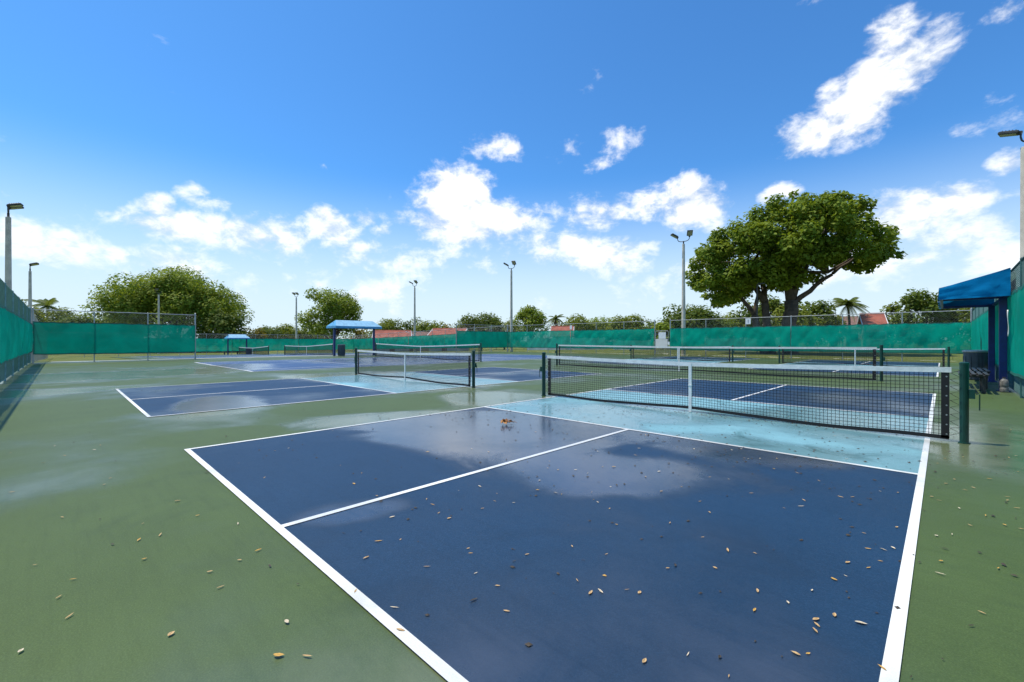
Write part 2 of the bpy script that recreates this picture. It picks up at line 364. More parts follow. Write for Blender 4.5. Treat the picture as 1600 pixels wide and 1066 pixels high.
def pickleball_court(x0, y0, label):
    x1, y1 = x0 + 6.10, y0 + 13.41; kn, kf = y0 + 4.57, y0 + 8.84
    root = bpy.data.objects.new('pickleball_court', None); COL.objects.link(root); tag(root, label, kind='structure')
    for (a, b) in ((y0, kn), (kf, y1)):
        m = MB(); rect(m, x0, a, x1, b, 0.004); obj('service_court', m, M['navy'], root)
    m = MB(); rect(m, x0, kn, x1, kf, 0.004); obj('kitchen_zone', m, M['aqua'], root)
    court_line(root, x0, y0, x1, y0 + LW); court_line(root, x0, y1 - LW, x1, y1)
    for xa in (x0, x1 - LW): court_line(root, xa, y0 + LW, xa + LW, y1 - LW)
    court_line(root, x0 + LW, kn - .002, x1 - LW, kn + LW); court_line(root, x0 + LW, kf - LW, x1 - LW, kf + .002)
    xm = x0 + 3.05
    court_line(root, xm - LW / 2, y0 + LW, xm + LW / 2, kn - .002); court_line(root, xm - LW / 2, kf + .002, xm + LW / 2, y1 - LW)
pickleball_court(0, 0, 'near dark blue pickleball court in the foreground with white lines')
pickleball_court(-9.15, 0, 'dark blue pickleball court left of the foreground court')
pickleball_court(0, 20.3, 'far right blue pickleball court beside the right fence')
pickleball_court(-9.15, 20.3, 'far blue pickleball court in front of the gate')
def tennis_court(xc, yc, label):
    w, l, sw, sl_ = 5.485, 11.9, 4.115, 6.4
    root = bpy.data.objects.new('tennis_court', None); COL.objects.link(root); tag(root, label, kind='structure')
    m = MB(); rect(m, xc - w, yc - l, xc + w, yc + l, 0.004); obj('court_surface', m, M['navy2'], root)
    lw = 0.07
    court_line(root, xc - w, yc - l, xc + w, yc - l + .11); court_line(root, xc - w, yc + l - .11, xc + w, yc + l)
    for s in (-1, 1):
        court_line(root, xc + s * w - (lw if s > 0 else 0), yc - l + .11, xc + s * w + (lw if s < 0 else 0), yc + l - .11)
        court_line(root, xc + s * sw - lw / 2, yc - l + .11, xc + s * sw + lw / 2, yc + l - .11)
        court_line(root, xc - sw + lw / 2, yc + s * sl_ - lw / 2, xc + sw - lw / 2, yc + s * sl_ + lw / 2)
    court_line(root, xc - lw / 2, yc - sl_ + lw / 2, xc + lw / 2, yc + sl_ - lw / 2)
TXC = -19.3
tennis_court(TXC, 16.3, 'worn blue tennis court in the middle distance')
tennis_court(-40.9, 16.8, 'far left blue tennis court beyond the shelter')
tennis_court(-59.0, 16.8, 'farthest left blue tennis court near the outer fence')

# ------------------------------------------------------------------ nets
def make_net(name, label, cat, half, hp, hc, loc, pitch=0.046, cord=0.0056, group=None):
    """net across local x, posts at +-half"""
    t = thing(name, loc, label, cat, group)
    z0 = zg(loc[0] - half) - loc[2]; z1 = zg(loc[0] + half) - loc[2]
    def zb(x): k = (x + half) / (2 * half); return z0 * (1 - k) + z1 * k
    hw = half - 0.13                                        # net stops short of the posts
    def top(x): return zb(x) + hc + (hp - hc) * (abs(x) / hw) ** 1.35
    def bot(x): a = abs(x) / hw; return zb(x) + 0.028 + 0.05 * math.exp(-(a * 5) ** 2) + 0.018 * math.sin(a * 5.2) ** 2
    for s in (-1, 1):
        m = MB(); zz = zb(s * half); pr = 0.042
        m.lathe([(pr + .014, 0), (pr + .014, .012), (pr, .014), (pr, hp + .045), (pr + .004, hp + .046), (pr + .004, hp + .066), (pr * .7, hp + .075), (0.001, hp + .078)], 14, (s * half, 0, zz))
        p = obj('post', m, M['post_green'], t, smooth=False)
        m = MB(); m.box((s * half + s * .065, 0, zz + hp * .66), (.055, .05, .11)); m.tube([(s * half + s * .10, 0, zz + hp * .66), (s * half + s * .13, 0, zz + hp * .66), (s * half + s * .13, .01, zz + hp * .45)], .007, 6)
        obj('crank', m, M['post_green'], p)
        m = MB()                                            # lacing between net edge and post
        k = 9; pts = []
        for i in range(k + 1):
            z = zz + .08 + (hp - .14) * i / k
            pts.append((s * (hw + .01), 0.0, z)); pts.append((s * (half - .035), -.045 if i % 2 else .045, z + .03))
        m.tube(pts, .0035, 5); obj('lacing_cord', m, M['net_black'], p)
    # black mesh
    m = MB(); nx = int(2 * hw / pitch); c = cord / 2
    for i in range(nx + 1):
        x = -hw + 2 * hw * i / nx; a, b = bot(x) + .02, top(x) - .02
        m.add([(x - c, -c, a), (x + c, -c, a), (x, c, a), (x - c, -c, b), (x + c, -c, b), (x, c, b)], [(0, 1, 4, 3), (1, 2, 5, 4), (2, 0, 3, 5)])
    ny = int(hp / pitch); seg = 40
    for j in range(1, ny):
        vs = []; fs = []
        for i in range(seg + 1):
            x = -hw + 2 * hw * i / seg; z = bot(x) + (top(x) - bot(x)) * j / ny
            z += 0.0
            vs += [(x, -c, z - c), (x, -c, z + c), (x, c, z)]
            if i:
                o = 3 * (i - 1); fs += [(o, o + 3, o + 4, o + 1), (o + 1, o + 4, o + 5, o + 2), (o + 2, o + 5, o + 3, o)]
        m.add(vs, fs)
    obj('net_mesh', m, M['net_black'], t, kind='stuff')
    def ribbon(f, h, th, xa, xb, n=48):
        m = MB(); vs = []; fs = []
        for i in range(n + 1):
            x = xa + (xb - xa) * i / n; z = f(x)
            vs += [(x, -th, z), (x, th, z), (x, th, z + h), (x, -th, z + h)]
            if i:
                o = 4 * (i - 1)
                for q in range(4): fs.append((o + q, o + (q + 1) % 4, o + 4 + (q + 1) % 4, o + 4 + q))
        fs += [(3, 2, 1, 0), (4 * n, 4 * n + 1, 4 * n + 2, 4 * n + 3)]
        m.add(vs, fs); return m
    obj('top_tape', ribbon(lambda x: top(x) - .058, .064, .009, -hw - .02, hw + .02), M['band_white'], t)
    obj('bottom_tape', ribbon(lambda x: bot(x) - .018, .046, .006, -hw, hw), M['net_black'], t)
    for s in (-1, 1):
        m = MB(); x = s * (hw - .035); m.box((x, 0, zb(x) + hp / 2 - .01), (.075, .012, hp - .10)); e = obj('side_tape', m, M['net_black'], t)
        for i in range(7):
            m = MB(); m.tube([(x + s * .012, -.0075, zb(x) + .09 + i * (hp - .2) / 6), (x + s * .012, .0075, zb(x) + .09 + i * (hp - .2) / 6)], .009, 8)
            obj('grommet', m, M['galv'], e)
    m = MB(); m.box((0, 0, zb(0) + hc / 2), (.052, .026, hc - .005)); m.box((0, 0, zb(0) + hc * .55), (.06, .036, .03))
    st = obj('centre_strap', m, M['band_white'], t)
    m = MB(); m.lathe([(.03, 0), (.03, .012), (.012, .014), (.012, .05), (.001, .052)], 10, (0, 0, zb(0) + .001)); obj('anchor', m, M['galv'], st)
    return t
make_net('pickleball_net', 'near black pickleball net with white tape across the foreground court', 'net', 3.35, .915, .865, (3.05, 6.72, 0))
make_net('pickleball_net', 'pickleball net across the left pale blue kitchen, white centre strap', 'net', 3.35, .915, .865, (-6.10, 6.72, 0))
make_net('pickleball_net', 'far right pickleball net ending beside the grey bin', 'net', 3.35, .915, .865, (3.05, 27.0, 0))
make_net('pickleball_net', 'far pickleball net standing in front of the gate', 'net', 3.35, .915, .865, (-6.10, 27.0, 0))
make_net('tennis_net', 'long taut net dividing the near and far pickleball courts', 'net', 6.40, 1.05, 1.01, (-1.55, 16.8, 0))
make_net('tennis_net', 'sagging tennis net in the middle distance behind the left pickleball net', 'net', 6.40, 1.06, .90, (TXC - .9, 16.8, 0))
make_net('tennis_net', 'distant tennis net left of the blue gabled shelter', 'net', 6.40, 1.06, .92, (-40.9, 16.8, zg(-40.9)))
make_net('tennis_net', 'farthest left tennis net by the small blue shelter', 'net', 6.40, 1.06, .90, (-59.2, 16.8, zg(-59.2)))

# ------------------------------------------------------------------ fences
FH = 3.05
rs = np.random.RandomState(3)
def make_fence(label, p0, p1, inner, wire='galv', post='galv', screen='screen', hem=0.50, top=2.42, spacing=3.05, pitch=0.075, wr=0.0016, gap=None, panel=3, seed=1, foldamp=.085, cat='fence', wires=True):
    """chain-link fence from p0 to p1 (ground plan); inner = plan normal towards the courts"""
    p0 = Vector((p0[0], p0[1])); p1 = Vector((p1[0], p1[1])); L = (p1 - p0).length; d = (p1 - p0) / L; inn = Vector(inner)
    t = thing('chain_link_fence', (p0.x, p0.y, zg(p0.x)), label, cat); base = Vector((p0.x, p0.y, zg(p0.x)))
    def P(s, z, o=0.0):
        q = p0 + d * s + inn * o
        return Vector((q.x, q.y, zg(q.x) + z)) - base
    spans = [(0, L)] if gap is None else [(0, gap[0]), (gap[1], L)]
    rnd = random.Random(seed)
    done = set()
    for (a, b) in spans:
        n = max(1, round((b - a) / spacing)); st = [a + (b - a) * i / n for i in range(n + 1)]
        for s in st:
            m = MB(); e = s in (a, b); r = .044 if e else .030; o = P(s, 0)
            m.lathe([(r, -.05), (r, FH - .02 if not e else FH + .06), (r * 1.15, FH if not e else FH + .08), (0.001, FH + .03 if not e else FH + .12)], 10, o)
            obj('post', m, M[post], t, smooth=False)
        m = MB(); m.tube([P(s, FH - .03) for s in st], .022, 8); obj('top_rail', m, M[post], t)
        m = MB(); m.tube([P(s, .06) for s in st], .006, 5); obj('tension_wire', m, M[post], t)
        if wires:
            V = []; Fq = []; H = FH - .05; zb = .05
            for fam in (-1, 1):
                k = -H
                while k < (b - a) + H:
                    s0, s1 = (k, k + H) if fam > 0 else (k + H, k)
                    # clip wire s=s0..s1 , z=zb..H to the span
                    lo, hi = 0.0, 1.0
                    ds = s1 - s0
                    for (lim, sg) in ((0.0, 1), (b - a, -1)):
                        f0 = sg * (s0 - lim); f1 = sg * (s1 - lim)
                        if f0 < 0 and f1 < 0: lo = 2
                        elif f0 < 0: lo = max(lo, f0 / (f0 - f1))
                        elif f1 < 0: hi = min(hi, f0 / (f0 - f1))
                    if lo < hi:
                        A = P(a + s0 + ds * lo, zb + (H - zb) * lo, fam * .002); B = P(a + s0 + ds * hi, zb + (H - zb) * hi, fam * .002)
                        ax = (B - A).normalized(); nx = Vector((inn.x, inn.y, 0)); ny = ax.cross(nx)
                        o = len(V)
                        for q in (A, B):
                            for (i, j) in ((1, -.6), (-1, -.6), (0, 1)): V.append(q + (ny * i + nx * j) * wr)
                        Fq += [(o, o + 1, o + 4, o + 3), (o + 1, o + 2, o + 5, o + 4), (o + 2, o, o + 3, o + 5)]
                    k += pitch * 1.414
            m = MB(); m.v = [tuple(q) for q in V]; m.f = Fq
            obj('chain_link_wire', m, M[wire], t, kind='stuff')
        if screen:
            i = 0
            while i < len(st) - 1:
                j = min(i + panel, len(st) - 1); s0, s1 = st[i] + .015, st[j] - .015; i = j
                nxs = max(6, int((s1 - s0) / .16)); nz = 12; off = rnd.random() * 50
                vs = []; fs = []
                for ix in range(nxs + 1):
                    s = s0 + (s1 - s0) * ix / nxs
                    sag = .035 * abs(math.sin(math.pi * (s - s0) / .76)) + .03 * mnoise.noise((s * .7, off, 0))
                    hs_ = .05 * mnoise.noise((s * .45, off + 9, 0)) + .03 * abs(math.sin(math.pi * (s - s0) / 1.52))
                    for iz in range(nz + 1):
                        f = iz / nz; z = hem - hs_ * .6 + (top - sag - hem + hs_ * .6) * f
                        w = math.sin(math.pi * f) ** .6
                        fold = mnoise.noise((s * 1.1 + z * .8, z * .6, off)) + .7 * mnoise.noise((s * 2.6 - z * 1.6, z * 1.2, off + 4)) + .5 * mnoise.noise((s * 5 + z * 4, z * .7, off + 7))
                        vs.append(P(s, z, .055 + foldamp * (.35 + .65 * w) * (.6 + fold)))
                    if ix:
                        o = (nz + 1) * (ix - 1)
                        for iz in range(nz): fs.append((o + iz, o + iz + nz + 1, o + iz + nz + 2, o + iz + 1))
                m = MB(); m.add(vs, fs); sc = obj('windscreen', m, M[screen], t, smooth=True)
                # doubled hems with their brass eyelets along both edges
                a_ = vs[nz::nz + 1]; b_ = vs[0::nz + 1]
                ins = Vector((inn.x, inn.y, 0)) * .008
                for (row, h) in ((a_, -.06), (b_, .06)):
                    m = MB()
                    for q0, q1 in zip(row[:-1], row[1:]):
                        m.quad(q0 + ins, q1 + ins, q1 + ins + Vector((0, 0, h)), q0 + ins + Vector((0, 0, h)))
                    obj('hem', m, M['screen_hem'], sc)
    return t
make_fence('near green chain-link fence with windscreen at the left edge', (-30.4, YN), (XR, YN), (0, 1), 'vinyl_pale', 'vinyl_pale', 'screen', hem=.62, top=2.25, seed=2, pitch=.06, wr=.0030)
make_fence('bare grey chain-link fence running on past the short screened wing at far left', (XL, YN), (-30.5, YN), (0, 1), 'galv', 'galv', None, pitch=.12)
make_fence('right chain-link fence with green windscreen behind the blue canopy', (XR, YN + .1), (XR, YF), (-1, 0), 'vinyl', 'vinyl', 'screen', hem=.48, top=2.42, seed=3, pitch=.06, wr=.0030, foldamp=.035)
GX0, GX1 = -12.05, -10.62
make_fence('long back fence with wrinkled green windscreen and a gate opening', (-30.4, YF), (XR - .06, YF), (0, -1), 'galv', 'galv', 'screen', hem=.50, top=2.36, seed=4, pitch=.10, gap=(GX0 + 30.4, GX1 + 30.4))
make_fence('distant back fence with wrinkled screen in front of the red-roofed houses', (XL, YF), (-30.5, YF), (0, -1), 'galv', 'galv', 'screen', hem=.50, top=2.40, seed=5, pitch=.15, wr=.003)
make_fence('outer left fence with green windscreen behind the farthest nets', (XL, YN + .1), (XL, YF - .06), (1, 0), 'galv', 'galv', 'screen', hem=.48, top=2.42, seed=6, pitch=.15, wr=.003)
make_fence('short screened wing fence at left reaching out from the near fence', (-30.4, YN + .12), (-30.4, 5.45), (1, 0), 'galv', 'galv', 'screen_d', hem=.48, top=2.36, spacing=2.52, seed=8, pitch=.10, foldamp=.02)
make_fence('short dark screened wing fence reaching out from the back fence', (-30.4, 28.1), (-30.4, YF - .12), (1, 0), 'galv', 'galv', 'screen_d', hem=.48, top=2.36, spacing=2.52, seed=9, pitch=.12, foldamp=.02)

# gate with its notice board
gt = thing('fence_gate', (GX0, YF, 0), 'open-mesh metal gate with a white notice board in the back fence', 'gate')
gw = GX1 - GX0
m = MB(); m.tube([(.10, -.05, .12), (.10, -.05, 2.05), (.16, -.05, 2.12), (gw - .22, -.05, 2.12), (gw - .16, -.05, 2.05), (gw - .16, -.05, .12), (.10, -.05, .12)], .026, 8)
m.tube([(.12, -.05, 1.08), (gw - .18, -.05, 1.08)], .02, 8); obj('gate_frame', m, M['galv'], gt)
m = MB(); k = 0
while k < 44:
    x = .12 + (gw - .3) * k / 43; m.box((x, -.05, .62), (.006, .006, .92)); k += 1
obj('gate_mesh', m, M['galv'], gt, kind='stuff')
m = MB(); m.bevelbox((gw * .47, -.09, 1.02), (gw - .34, .02, .80), .006); obj('lower_panel', m, M['stucco_w'], gt)
m = MB(); m.bevelbox((gw * .52, -.092, 1.72), (.66, .02, .56), .006); bd = obj('notice_board', m, M['white'], gt)
m = MB(); m.box((gw * .5, -.075, 1.97), (.86, .02, .06)); m.box((.24, -.095, 1.86), (.16, .02, .20)); obj('dark_header', m, M['darkmark'], bd)
m = MB(); m.box((gw - .10, -.09, 1.05), (.16, .05, .26)); obj('latch_box', m, M['white'], gt)

# court number plates on the back fence
def text_mesh(body, size):
    c = bpy.data.curves.new('txt', 'FONT'); c.body = body; c.size = size; c.extrude = .004; c.align_x = 'CENTER'; c.align_y = 'CENTER'
    o = bpy.data.objects.new('txt', c); COL.objects.link(o); dg = bpy.context.evaluated_depsgraph_get(); dg.update()
    me = bpy.data.meshes.new_from_object(o.evaluated_get(dg)); bpy.data.objects.remove(o); bpy.data.curves.remove(c); return me
def number_plate(u, v, w, h, body, label):
    a = ray(u); d = (YF - .07 - CY) / a[1]; x = CX + a[0] * d; z = z_at(v, d)
    m = MB(); m.bevelbox((0, 0, 0), (w, .012, h), .004); o = obj('number_plate', m, M['white'], None, loc=(x, YF - .07, z))
    tag(o, label, 'sign')
    if body:
        q = obj('digit', text_mesh(body, h * .75), M['darkmark'], o); q.rotation_euler = (R(90), 0, 0); q.location = (0, -.012, 0)
number_plate(1169, 502, .36, .44, '1', 'white plate with a dark 1 near the big tree on the back fence')
number_plate(892, 511.5, .27, .40, None, 'small white plate on the back fence top left of the gate')

# ------------------------------------------------------------------ floodlight poles
def flood(par, p, aim, tilt):
    """p: pivot, aim: azimuth the lamp looks to (local), tilt: face angle below horizontal"""
    Mx = (Matrix.Rotation(aim, 3, 'Z') @ Matrix.Rotation(tilt, 3, 'Y'))
    c = Vector(p) + Mx @ Vector((.34, 0, .02))
    m = MB(); m.bevelbox(c, (.62, .46, .13), .03, Mx); m.box(Vector(p) + Mx @ Vector((.02, 0, .0)), (.12, .16, .14), M=Mx)
    for i in range(5): m.box(c + Mx @ Vector((-.2 + i * .1, 0, .078)), (.02, .36, .035), M=Mx)
    f = obj('floodlight', m, M['lamp_metal'], par)
    m = MB(); m.box(c + Mx @ Vector((.02, 0, -.068)), (.50, .36, .012), M=Mx); ln = obj('lens', m, M['lamp_glass'], f)
    return f
def light_pole(x, y, h, label, rz, lamps, r0=.19, r1=.115, span=.52):
    t = thing('light_pole', (x, y, zg(x)), label, 'light pole', 'concrete floodlight poles', rz)
    m = MB(); m.lathe([(r0, -.1), (r0, .02), (r0 * .97, .6), (r1, h - .25), (r1 * .9, h - .24), (0.001, h - .235)], 10); obj('pole', m, M['concrete'], t)
    m = MB(); m.tube([(0, 0, h - .3), (0, 0, h + .02)], .06, 8)
    m.tube([(-span, 0, h + .36), (-span, 0, h + .20), (-span * .82, 0, h + .06), (-span * .5, 0, h), (0, 0, h - .02), (span * .5, 0, h), (span * .82, 0, h + .06), (span, 0, h + .20), (span, 0, h + .36)], .032, 8)
    obj('bracket', m, M['lamp_metal'], t)
    for i, (aim, tilt) in enumerate(lamps): flood(t, ((-span if i == 0 else span), 0, h + .38), aim, tilt)
    return t
BACK = ((R(-135), R(-28)), (R(-62), R(-32)))
y_p = YF + .75
light_pole(*at_depth(1068, 38.3), 9.9, 'floodlight pole with two lamps standing just left of the big tree', 0, BACK)
light_pole(*at_depth(799, 52.6), 9.9, 'double-lamp floodlight pole at the middle of the back fence', 0, BACK)
light_pole(*at_depth(648, 67), 10.0, 'double-lamp floodlight pole rising behind the red-roofed houses fence', 0, BACK)
light_pole(*at_depth(463, 79.5), 10.0, 'slim distant floodlight pole left of the bright green tree', R(40), ((R(-90), R(-25)), (R(-90), R(-25))), span=.3)
light_pole(*at_depth(248, 71), 9.7, 'bare-topped concrete pole in front of the wide left tree', R(90), ((R(-90), R(-20)),), span=.3)
light_pole(*at_depth(13, 27.5), 9.3, 'tall left-edge floodlight pole with stacked lamp heads', R(0), ((R(78), R(-16)), (R(78), R(-16))), r0=.18, r1=.13, span=.34)
light_pole(*at_depth(47, 46.0), 9.4, 'second floodlight pole behind the tall pole at the left edge', R(0), ((R(75), R(-18)), (R(75), R(-18))), span=.34)
light_pole(*at_depth(1604, 18.4), 9.6, 'close concrete floodlight pole cut by the right edge', R(0), ((R(168), R(-14)), (R(12), R(-14))), r0=.2, r1=.17, span=.16)

# ------------------------------------------------------------------ shelters
# right: lean-to canvas canopy over the bench
YA, YB_, xa, xb = 14.75, 19.3, 6.14, 7.36
cp = thing('shade_canopy', (7.28, 15.35, 0), 'bright blue canvas lean-to canopy on dark posts at the right fence', 'canopy')
o_ = Vector((7.28, 15.35, 0))
def cv(x, y, z): return Vector((x, y, z)) - o_
m = MB(); N = 14
zt_l, zt_r, zbl, zbr = 2.60, 2.99, 2.30, 2.32
rows = []
for i in range(N + 1):
    y = YA + (YB_ - YA) * i / N; sg = .02 * math.sin(math.pi * (i / N * 3 % 1))
    rows.append([cv(xa, y, zt_l), cv((xa + xb) / 2, y, (zt_l + zt_r) / 2 - .03 - sg), cv(xb, y, zt_r)])
for i in range(N):
    for k in range(2): m.quad(rows[i][k], rows[i + 1][k], rows[i + 1][k + 1], rows[i][k + 1])
obj('canvas_top', m, M['blue_canvas'], cp, smooth=True)
def end_panel(y, s):
    m = MB(); K = 16; J = 8; vs = []; fs = []
    for i in range(K + 1):
        f = i / K; x = xa + (xb - xa) * f; zt = zt_l + (zt_r - zt_l) * f - .012; zb2 = zbl + (zbr - zbl) * f
        for j in range(J + 1):
            g_ = j / J
            w = .028 * mnoise.noise((f * 2.2 + g_ * 1.5, g_ * 5, y)) * (1 if 0 < j else .2) + .014 * math.sin(f * 9 + g_ * 7) * (1 - g_)
            vs.append(cv(x, y + s * (.02 + abs(w) * 1.4), zb2 + (zt - zb2) * g_))
        if i:
            o = (J + 1) * (i - 1)
            for j in range(J): fs.append((o + j, o + j + J + 1, o + j + J + 2, o + j + 1))
    m.add(vs, fs); return m
obj('end_valance', end_panel(YA, -1), M['blue_canvas'], cp, smooth=True)
obj('end_valance', end_panel(YB_, 1), M['blue_canvas'], cp, smooth=True)
m = MB(); K = 20; vs = []; fs = []
for i in range(K + 1):
    y = YA + (YB_ - YA) * i / K
    vs += [cv(xa - .015 - .01 * math.sin(i * 1.3), y, zbl), cv(xa - .004, y, zt_l - .01)]
    if i: o = 2 * (i - 1); fs.append((o, o + 2, o + 3, o + 1))
m.add(vs, fs); obj('front_valance', m, M['blue_canvas'], cp, smooth=True)
for y in (15.35, 18.95):
    m = MB(); m.bevelbox(cv(7.28, y, 1.19), (.14, .14, 2.38), .012); m.bevelbox(cv(7.28, y, .012), (.24, .24, .02), .004); obj('post', m, M['blue_post'], cp)
m = MB()
for y in (YA + .05, 15.35, 18.95, YB_ - .05):
    m.box(cv((xa + xb) / 2, y, zbl + .035), (xb - xa - .08, .06, .06)); m.tube([cv(xa + .04, y, zt_l - .05), cv(xb - .04, y, zt_r - .06)], .02, 6)
m.box(cv(xa + .05, (YA + YB_) / 2, zbl + .035), (.06, YB_ - YA - .12, .06)); m.box(cv(xb - .05, (YA + YB_) / 2, zbl + .04), (.06, YB_ - YA - .12, .06))
obj('frame', m, M['blue_post'], cp)

# gabled shelters between and beyond the tennis courts
def gabled(x, y0, y1, label, eave=2.50, ridge=3.02, hw=.95, over=.28, top='blue_pale'):
    yc = (y0 + y1) / 2; t = thing('gabled_shelter', (x, yc, zg(x)), label, 'shelter'); ly = (y1 - y0) / 2
    for s in (-1, 1):
        m = MB(); m.bevelbox((0, s * ly, eave / 2 + .15), (.16, .16, eave + .3), .012); obj('post', m, M['blue_post'], t)
    a, b = -ly - over, ly + over; hb = .17
    for s in (-1, 1):
        m = MB(); K = 10
        for i in range(K):
            q0 = a + (b - a) * i / K; q1 = a + (b - a) * (i + 1) / K
            m.quad((0, q0 + (.4 if i == 0 else 0), ridge), (0, q1 - (.4 if i == K - 1 else 0), ridge), (s * hw, q1, eave), (s * hw, q0, eave))
        obj('roof_slope', m, M[top], t)
        m = MB(); m.quad((s * hw, a, eave - .004), (s * hw, b, eave - .004), (s * (hw + .01), b, eave - hb), (s * (hw + .01), a, eave - hb)); obj('side_valance', m, M['blue_canvas' if top != 'blue_pale' else 'blue_mid'], t)
        m = MB(); y = a if s < 0 else b
        m.add([(-hw, y, eave - .002), (hw, y, eave - .002), (0, y - s * .4, ridge - .003)], [(0, 1, 2)]); m.quad((-hw, y + s * .004, eave - .006), (hw, y + s * .004, eave - .006), (hw, y + s * .004, eave - hb), (-hw, y + s * .004, eave - hb))
        obj('end_panel', m, M['blue_mid'], t)
    m = MB(); m.tube([(0, a + .4, ridge - .06), (0, b - .4, ridge - .06)], .03, 6)
    for s in (-1, 1):
        m.tube([(s * (hw - .05), a + .05, eave - .06), (s * (hw - .05), b - .05, eave - .06)], .028, 6)
        m.tube([(-(hw - .05), s * ly, eave - .06), (hw - .05, s * ly, eave - .06)], .03, 6)
    obj('frame', m, M['blue_post'], t); return t
M['blue_mid'] = simple('mid_blue_canvas', (0.09, 0.34, 0.56), 0.7, .15, 3.0)
gabled(-30.4, 15.1, 18.7, 'pale blue gabled shelter on two posts between the tennis courts')
gabled(XL + 1.4, 16.0, 18.4, 'small distant pale blue shelter at the outer left fence', eave=2.45, ridge=2.95, over=.22)

# ------------------------------------------------------------------ bench, bins, jug, cloth strip
def slat_bench(loc, label, length=1.9, rz=0.0, back=False, nsl=5):
    t = thing('slatted_bench', loc, label, 'bench', None, rz)
    for i in range(nsl):
        m = MB(); m.bevelbox((-.22 + i * .44 / (nsl - 1), 0, .455), (.068, length, .035), .008); obj('slat', m, M['black'], t)
    for s in (-1, 1):
        m = MB(); m.bevelbox((0, s * (length / 2 - .28), .405), (.48, .07, .06), .008)
        for q in (-1, 1): m.bevelbox((q * .17, s * (length / 2 - .28), .19), (.075, .075, .38), .008)
        obj('leg', m, M['black'], t)
    return t
slat_bench((6.84, 16.6, 0), 'long black slatted bench under the blue canvas canopy', 2.0)
slat_bench((6.74, 14.72, 0), 'short black slatted bench just behind the near net post', 1.3)
def litter_bin(loc, label, r=.29, h=.90):
    t = thing('litter_bin', loc, label, 'bin')
    m = MB(); m.lathe([(r * .86, .02), (r * .9, .02), (r * .98, h - .10), (r, h - .10), (r, h - .04), (r * .93, h - .04), (r * .85, .06), (0.001, .06)], 20)
    for k in range(12):
        a = 2 * math.pi * k / 12; m.box((r * .955 * math.cos(a), r * .955 * math.sin(a), h * .45), (.03, .05, h * .74), a)
    obj('body', m, M['bin'], t)
    m = MB(); m.lathe([(r * 1.05, h - .045), (r * 1.07, h - .03), (r * 1.07, h), (r * .98, h + .02), (r * .6, h + .025), (r * .58, h - .02), (r * .9, h - .045)], 20); obj('rim', m, M['galv'], t)
    return t
litter_bin((*at_depth(1526, 14.2), 0), 'grey ribbed litter bin behind the bench at right', .31, .93)
litter_bin((*at_depth(533.5, 37.4), 0), 'dark grey litter bin at the post of the gabled shelter', .30, .95)
litter_bin((*at_depth(389, 62), zg(-66)), 'tiny dark bin below the farthest left net', .33, .95)
slat_bench((*at_depth(361, 64.4), zg(-67.6)), 'distant dark bench under the small left shelter', 2.2)
jx, jy = 7.28, 15.05
t = thing('water_jug', (jx, jy, 0), 'pale plastic jug at the foot of the canopy post', 'jug')
m = MB(); m.lathe([(.001, 0), (.068, 0), (.076, .012), (.076, .10), (.071, .11), (.071, .13), (.076, .14), (.076, .26), (.06, .30), (.028, .33), (.028, .35)], 14); obj('body', m, M['jug'], t, smooth=True)
m = MB(); m.lathe([(.033, .345), (.033, .372), (.001, .373)], 12); obj('cap', m, M['darkmark'], t)
m = MB(); K = 12; vs = []; fs = []
for i in range(K + 1):
    f = i / K; w = .018 + .028 * math.sin(math.pi * min(1, f * .9 + .1)) ** .8
    vs += [(-.006 - .008 * math.sin(f * 6), -w, .62 * (1 - f)), (-.006 - .01 * math.sin(f * 6 + 1), w, .62 * (1 - f)), (.006 - .008 * math.sin(f * 6), w, .62 * (1 - f)), (.006 - .008 * math.sin(f * 6), -w, .62 * (1 - f))]
    if i:
        o = 4 * (i - 1)
        for q in range(4): fs.append((o + q, o + (q + 1) % 4, o + 4 + (q + 1) % 4, o + 4 + q))
fs += [(3, 2, 1, 0), (4 * K, 4 * K + 1, 4 * K + 2, 4 * K + 3)]
m.add(vs, fs)
tag(obj('cloth_strip', m, M['band_white'], None, smooth=True, loc=(7.31, 14.60, 1.36)), 'narrow white cloth strip hanging on the right windscreen', 'cloth')

# ------------------------------------------------------------------ trees
def leaves(clumps, per, size, seed, squash=.8, fill=.5):
    r = np.random.RandomState(seed); C = []; Rr = []
    for (x, y, z, rad) in clumps:
        n = max(8, int(per * rad * rad)); C.append(np.repeat([[x, y, z]], n, 0)); Rr.append(np.full(n, rad))
    C = np.concatenate(C); Rr = np.concatenate(Rr)[:, None]; n = len(C)
    d = r.normal(size=(n, 3)); d /= np.linalg.norm(d, axis=1, keepdims=True)
    rad = Rr * (fill + (1 - fill) * r.rand(n, 1) ** .6) * (1 + .12 * r.normal(size=(n, 1)).clip(-1, 1.6))
    p = C + d * rad * [1, 1, squash]
    nr = d * .75 + [0, 0, .75] + r.normal(size=(n, 3)) * .42; nr /= np.linalg.norm(nr, axis=1, keepdims=True)
    a = np.cross(nr, r.normal(size=(n, 3))); a /= np.linalg.norm(a, axis=1, keepdims=True) + 1e-9; b = np.cross(nr, a)
    s = size * (.65 + .7 * r.rand(n, 1))
    V = np.stack([p - a * s * .5, p + b * s * .30 - nr * s * .10 + a * s * .05, p + a * s * .5 - nr * s * .12, p - b * s * .30 - nr * s * .10 + a * s * .05], 1).reshape(-1, 3)
    i = np.arange(n) * 4
    Fc = np.concatenate([np.stack([i, i + 1, i + 2], 1), np.stack([i, i + 2, i + 3], 1)])
    return V, Fc
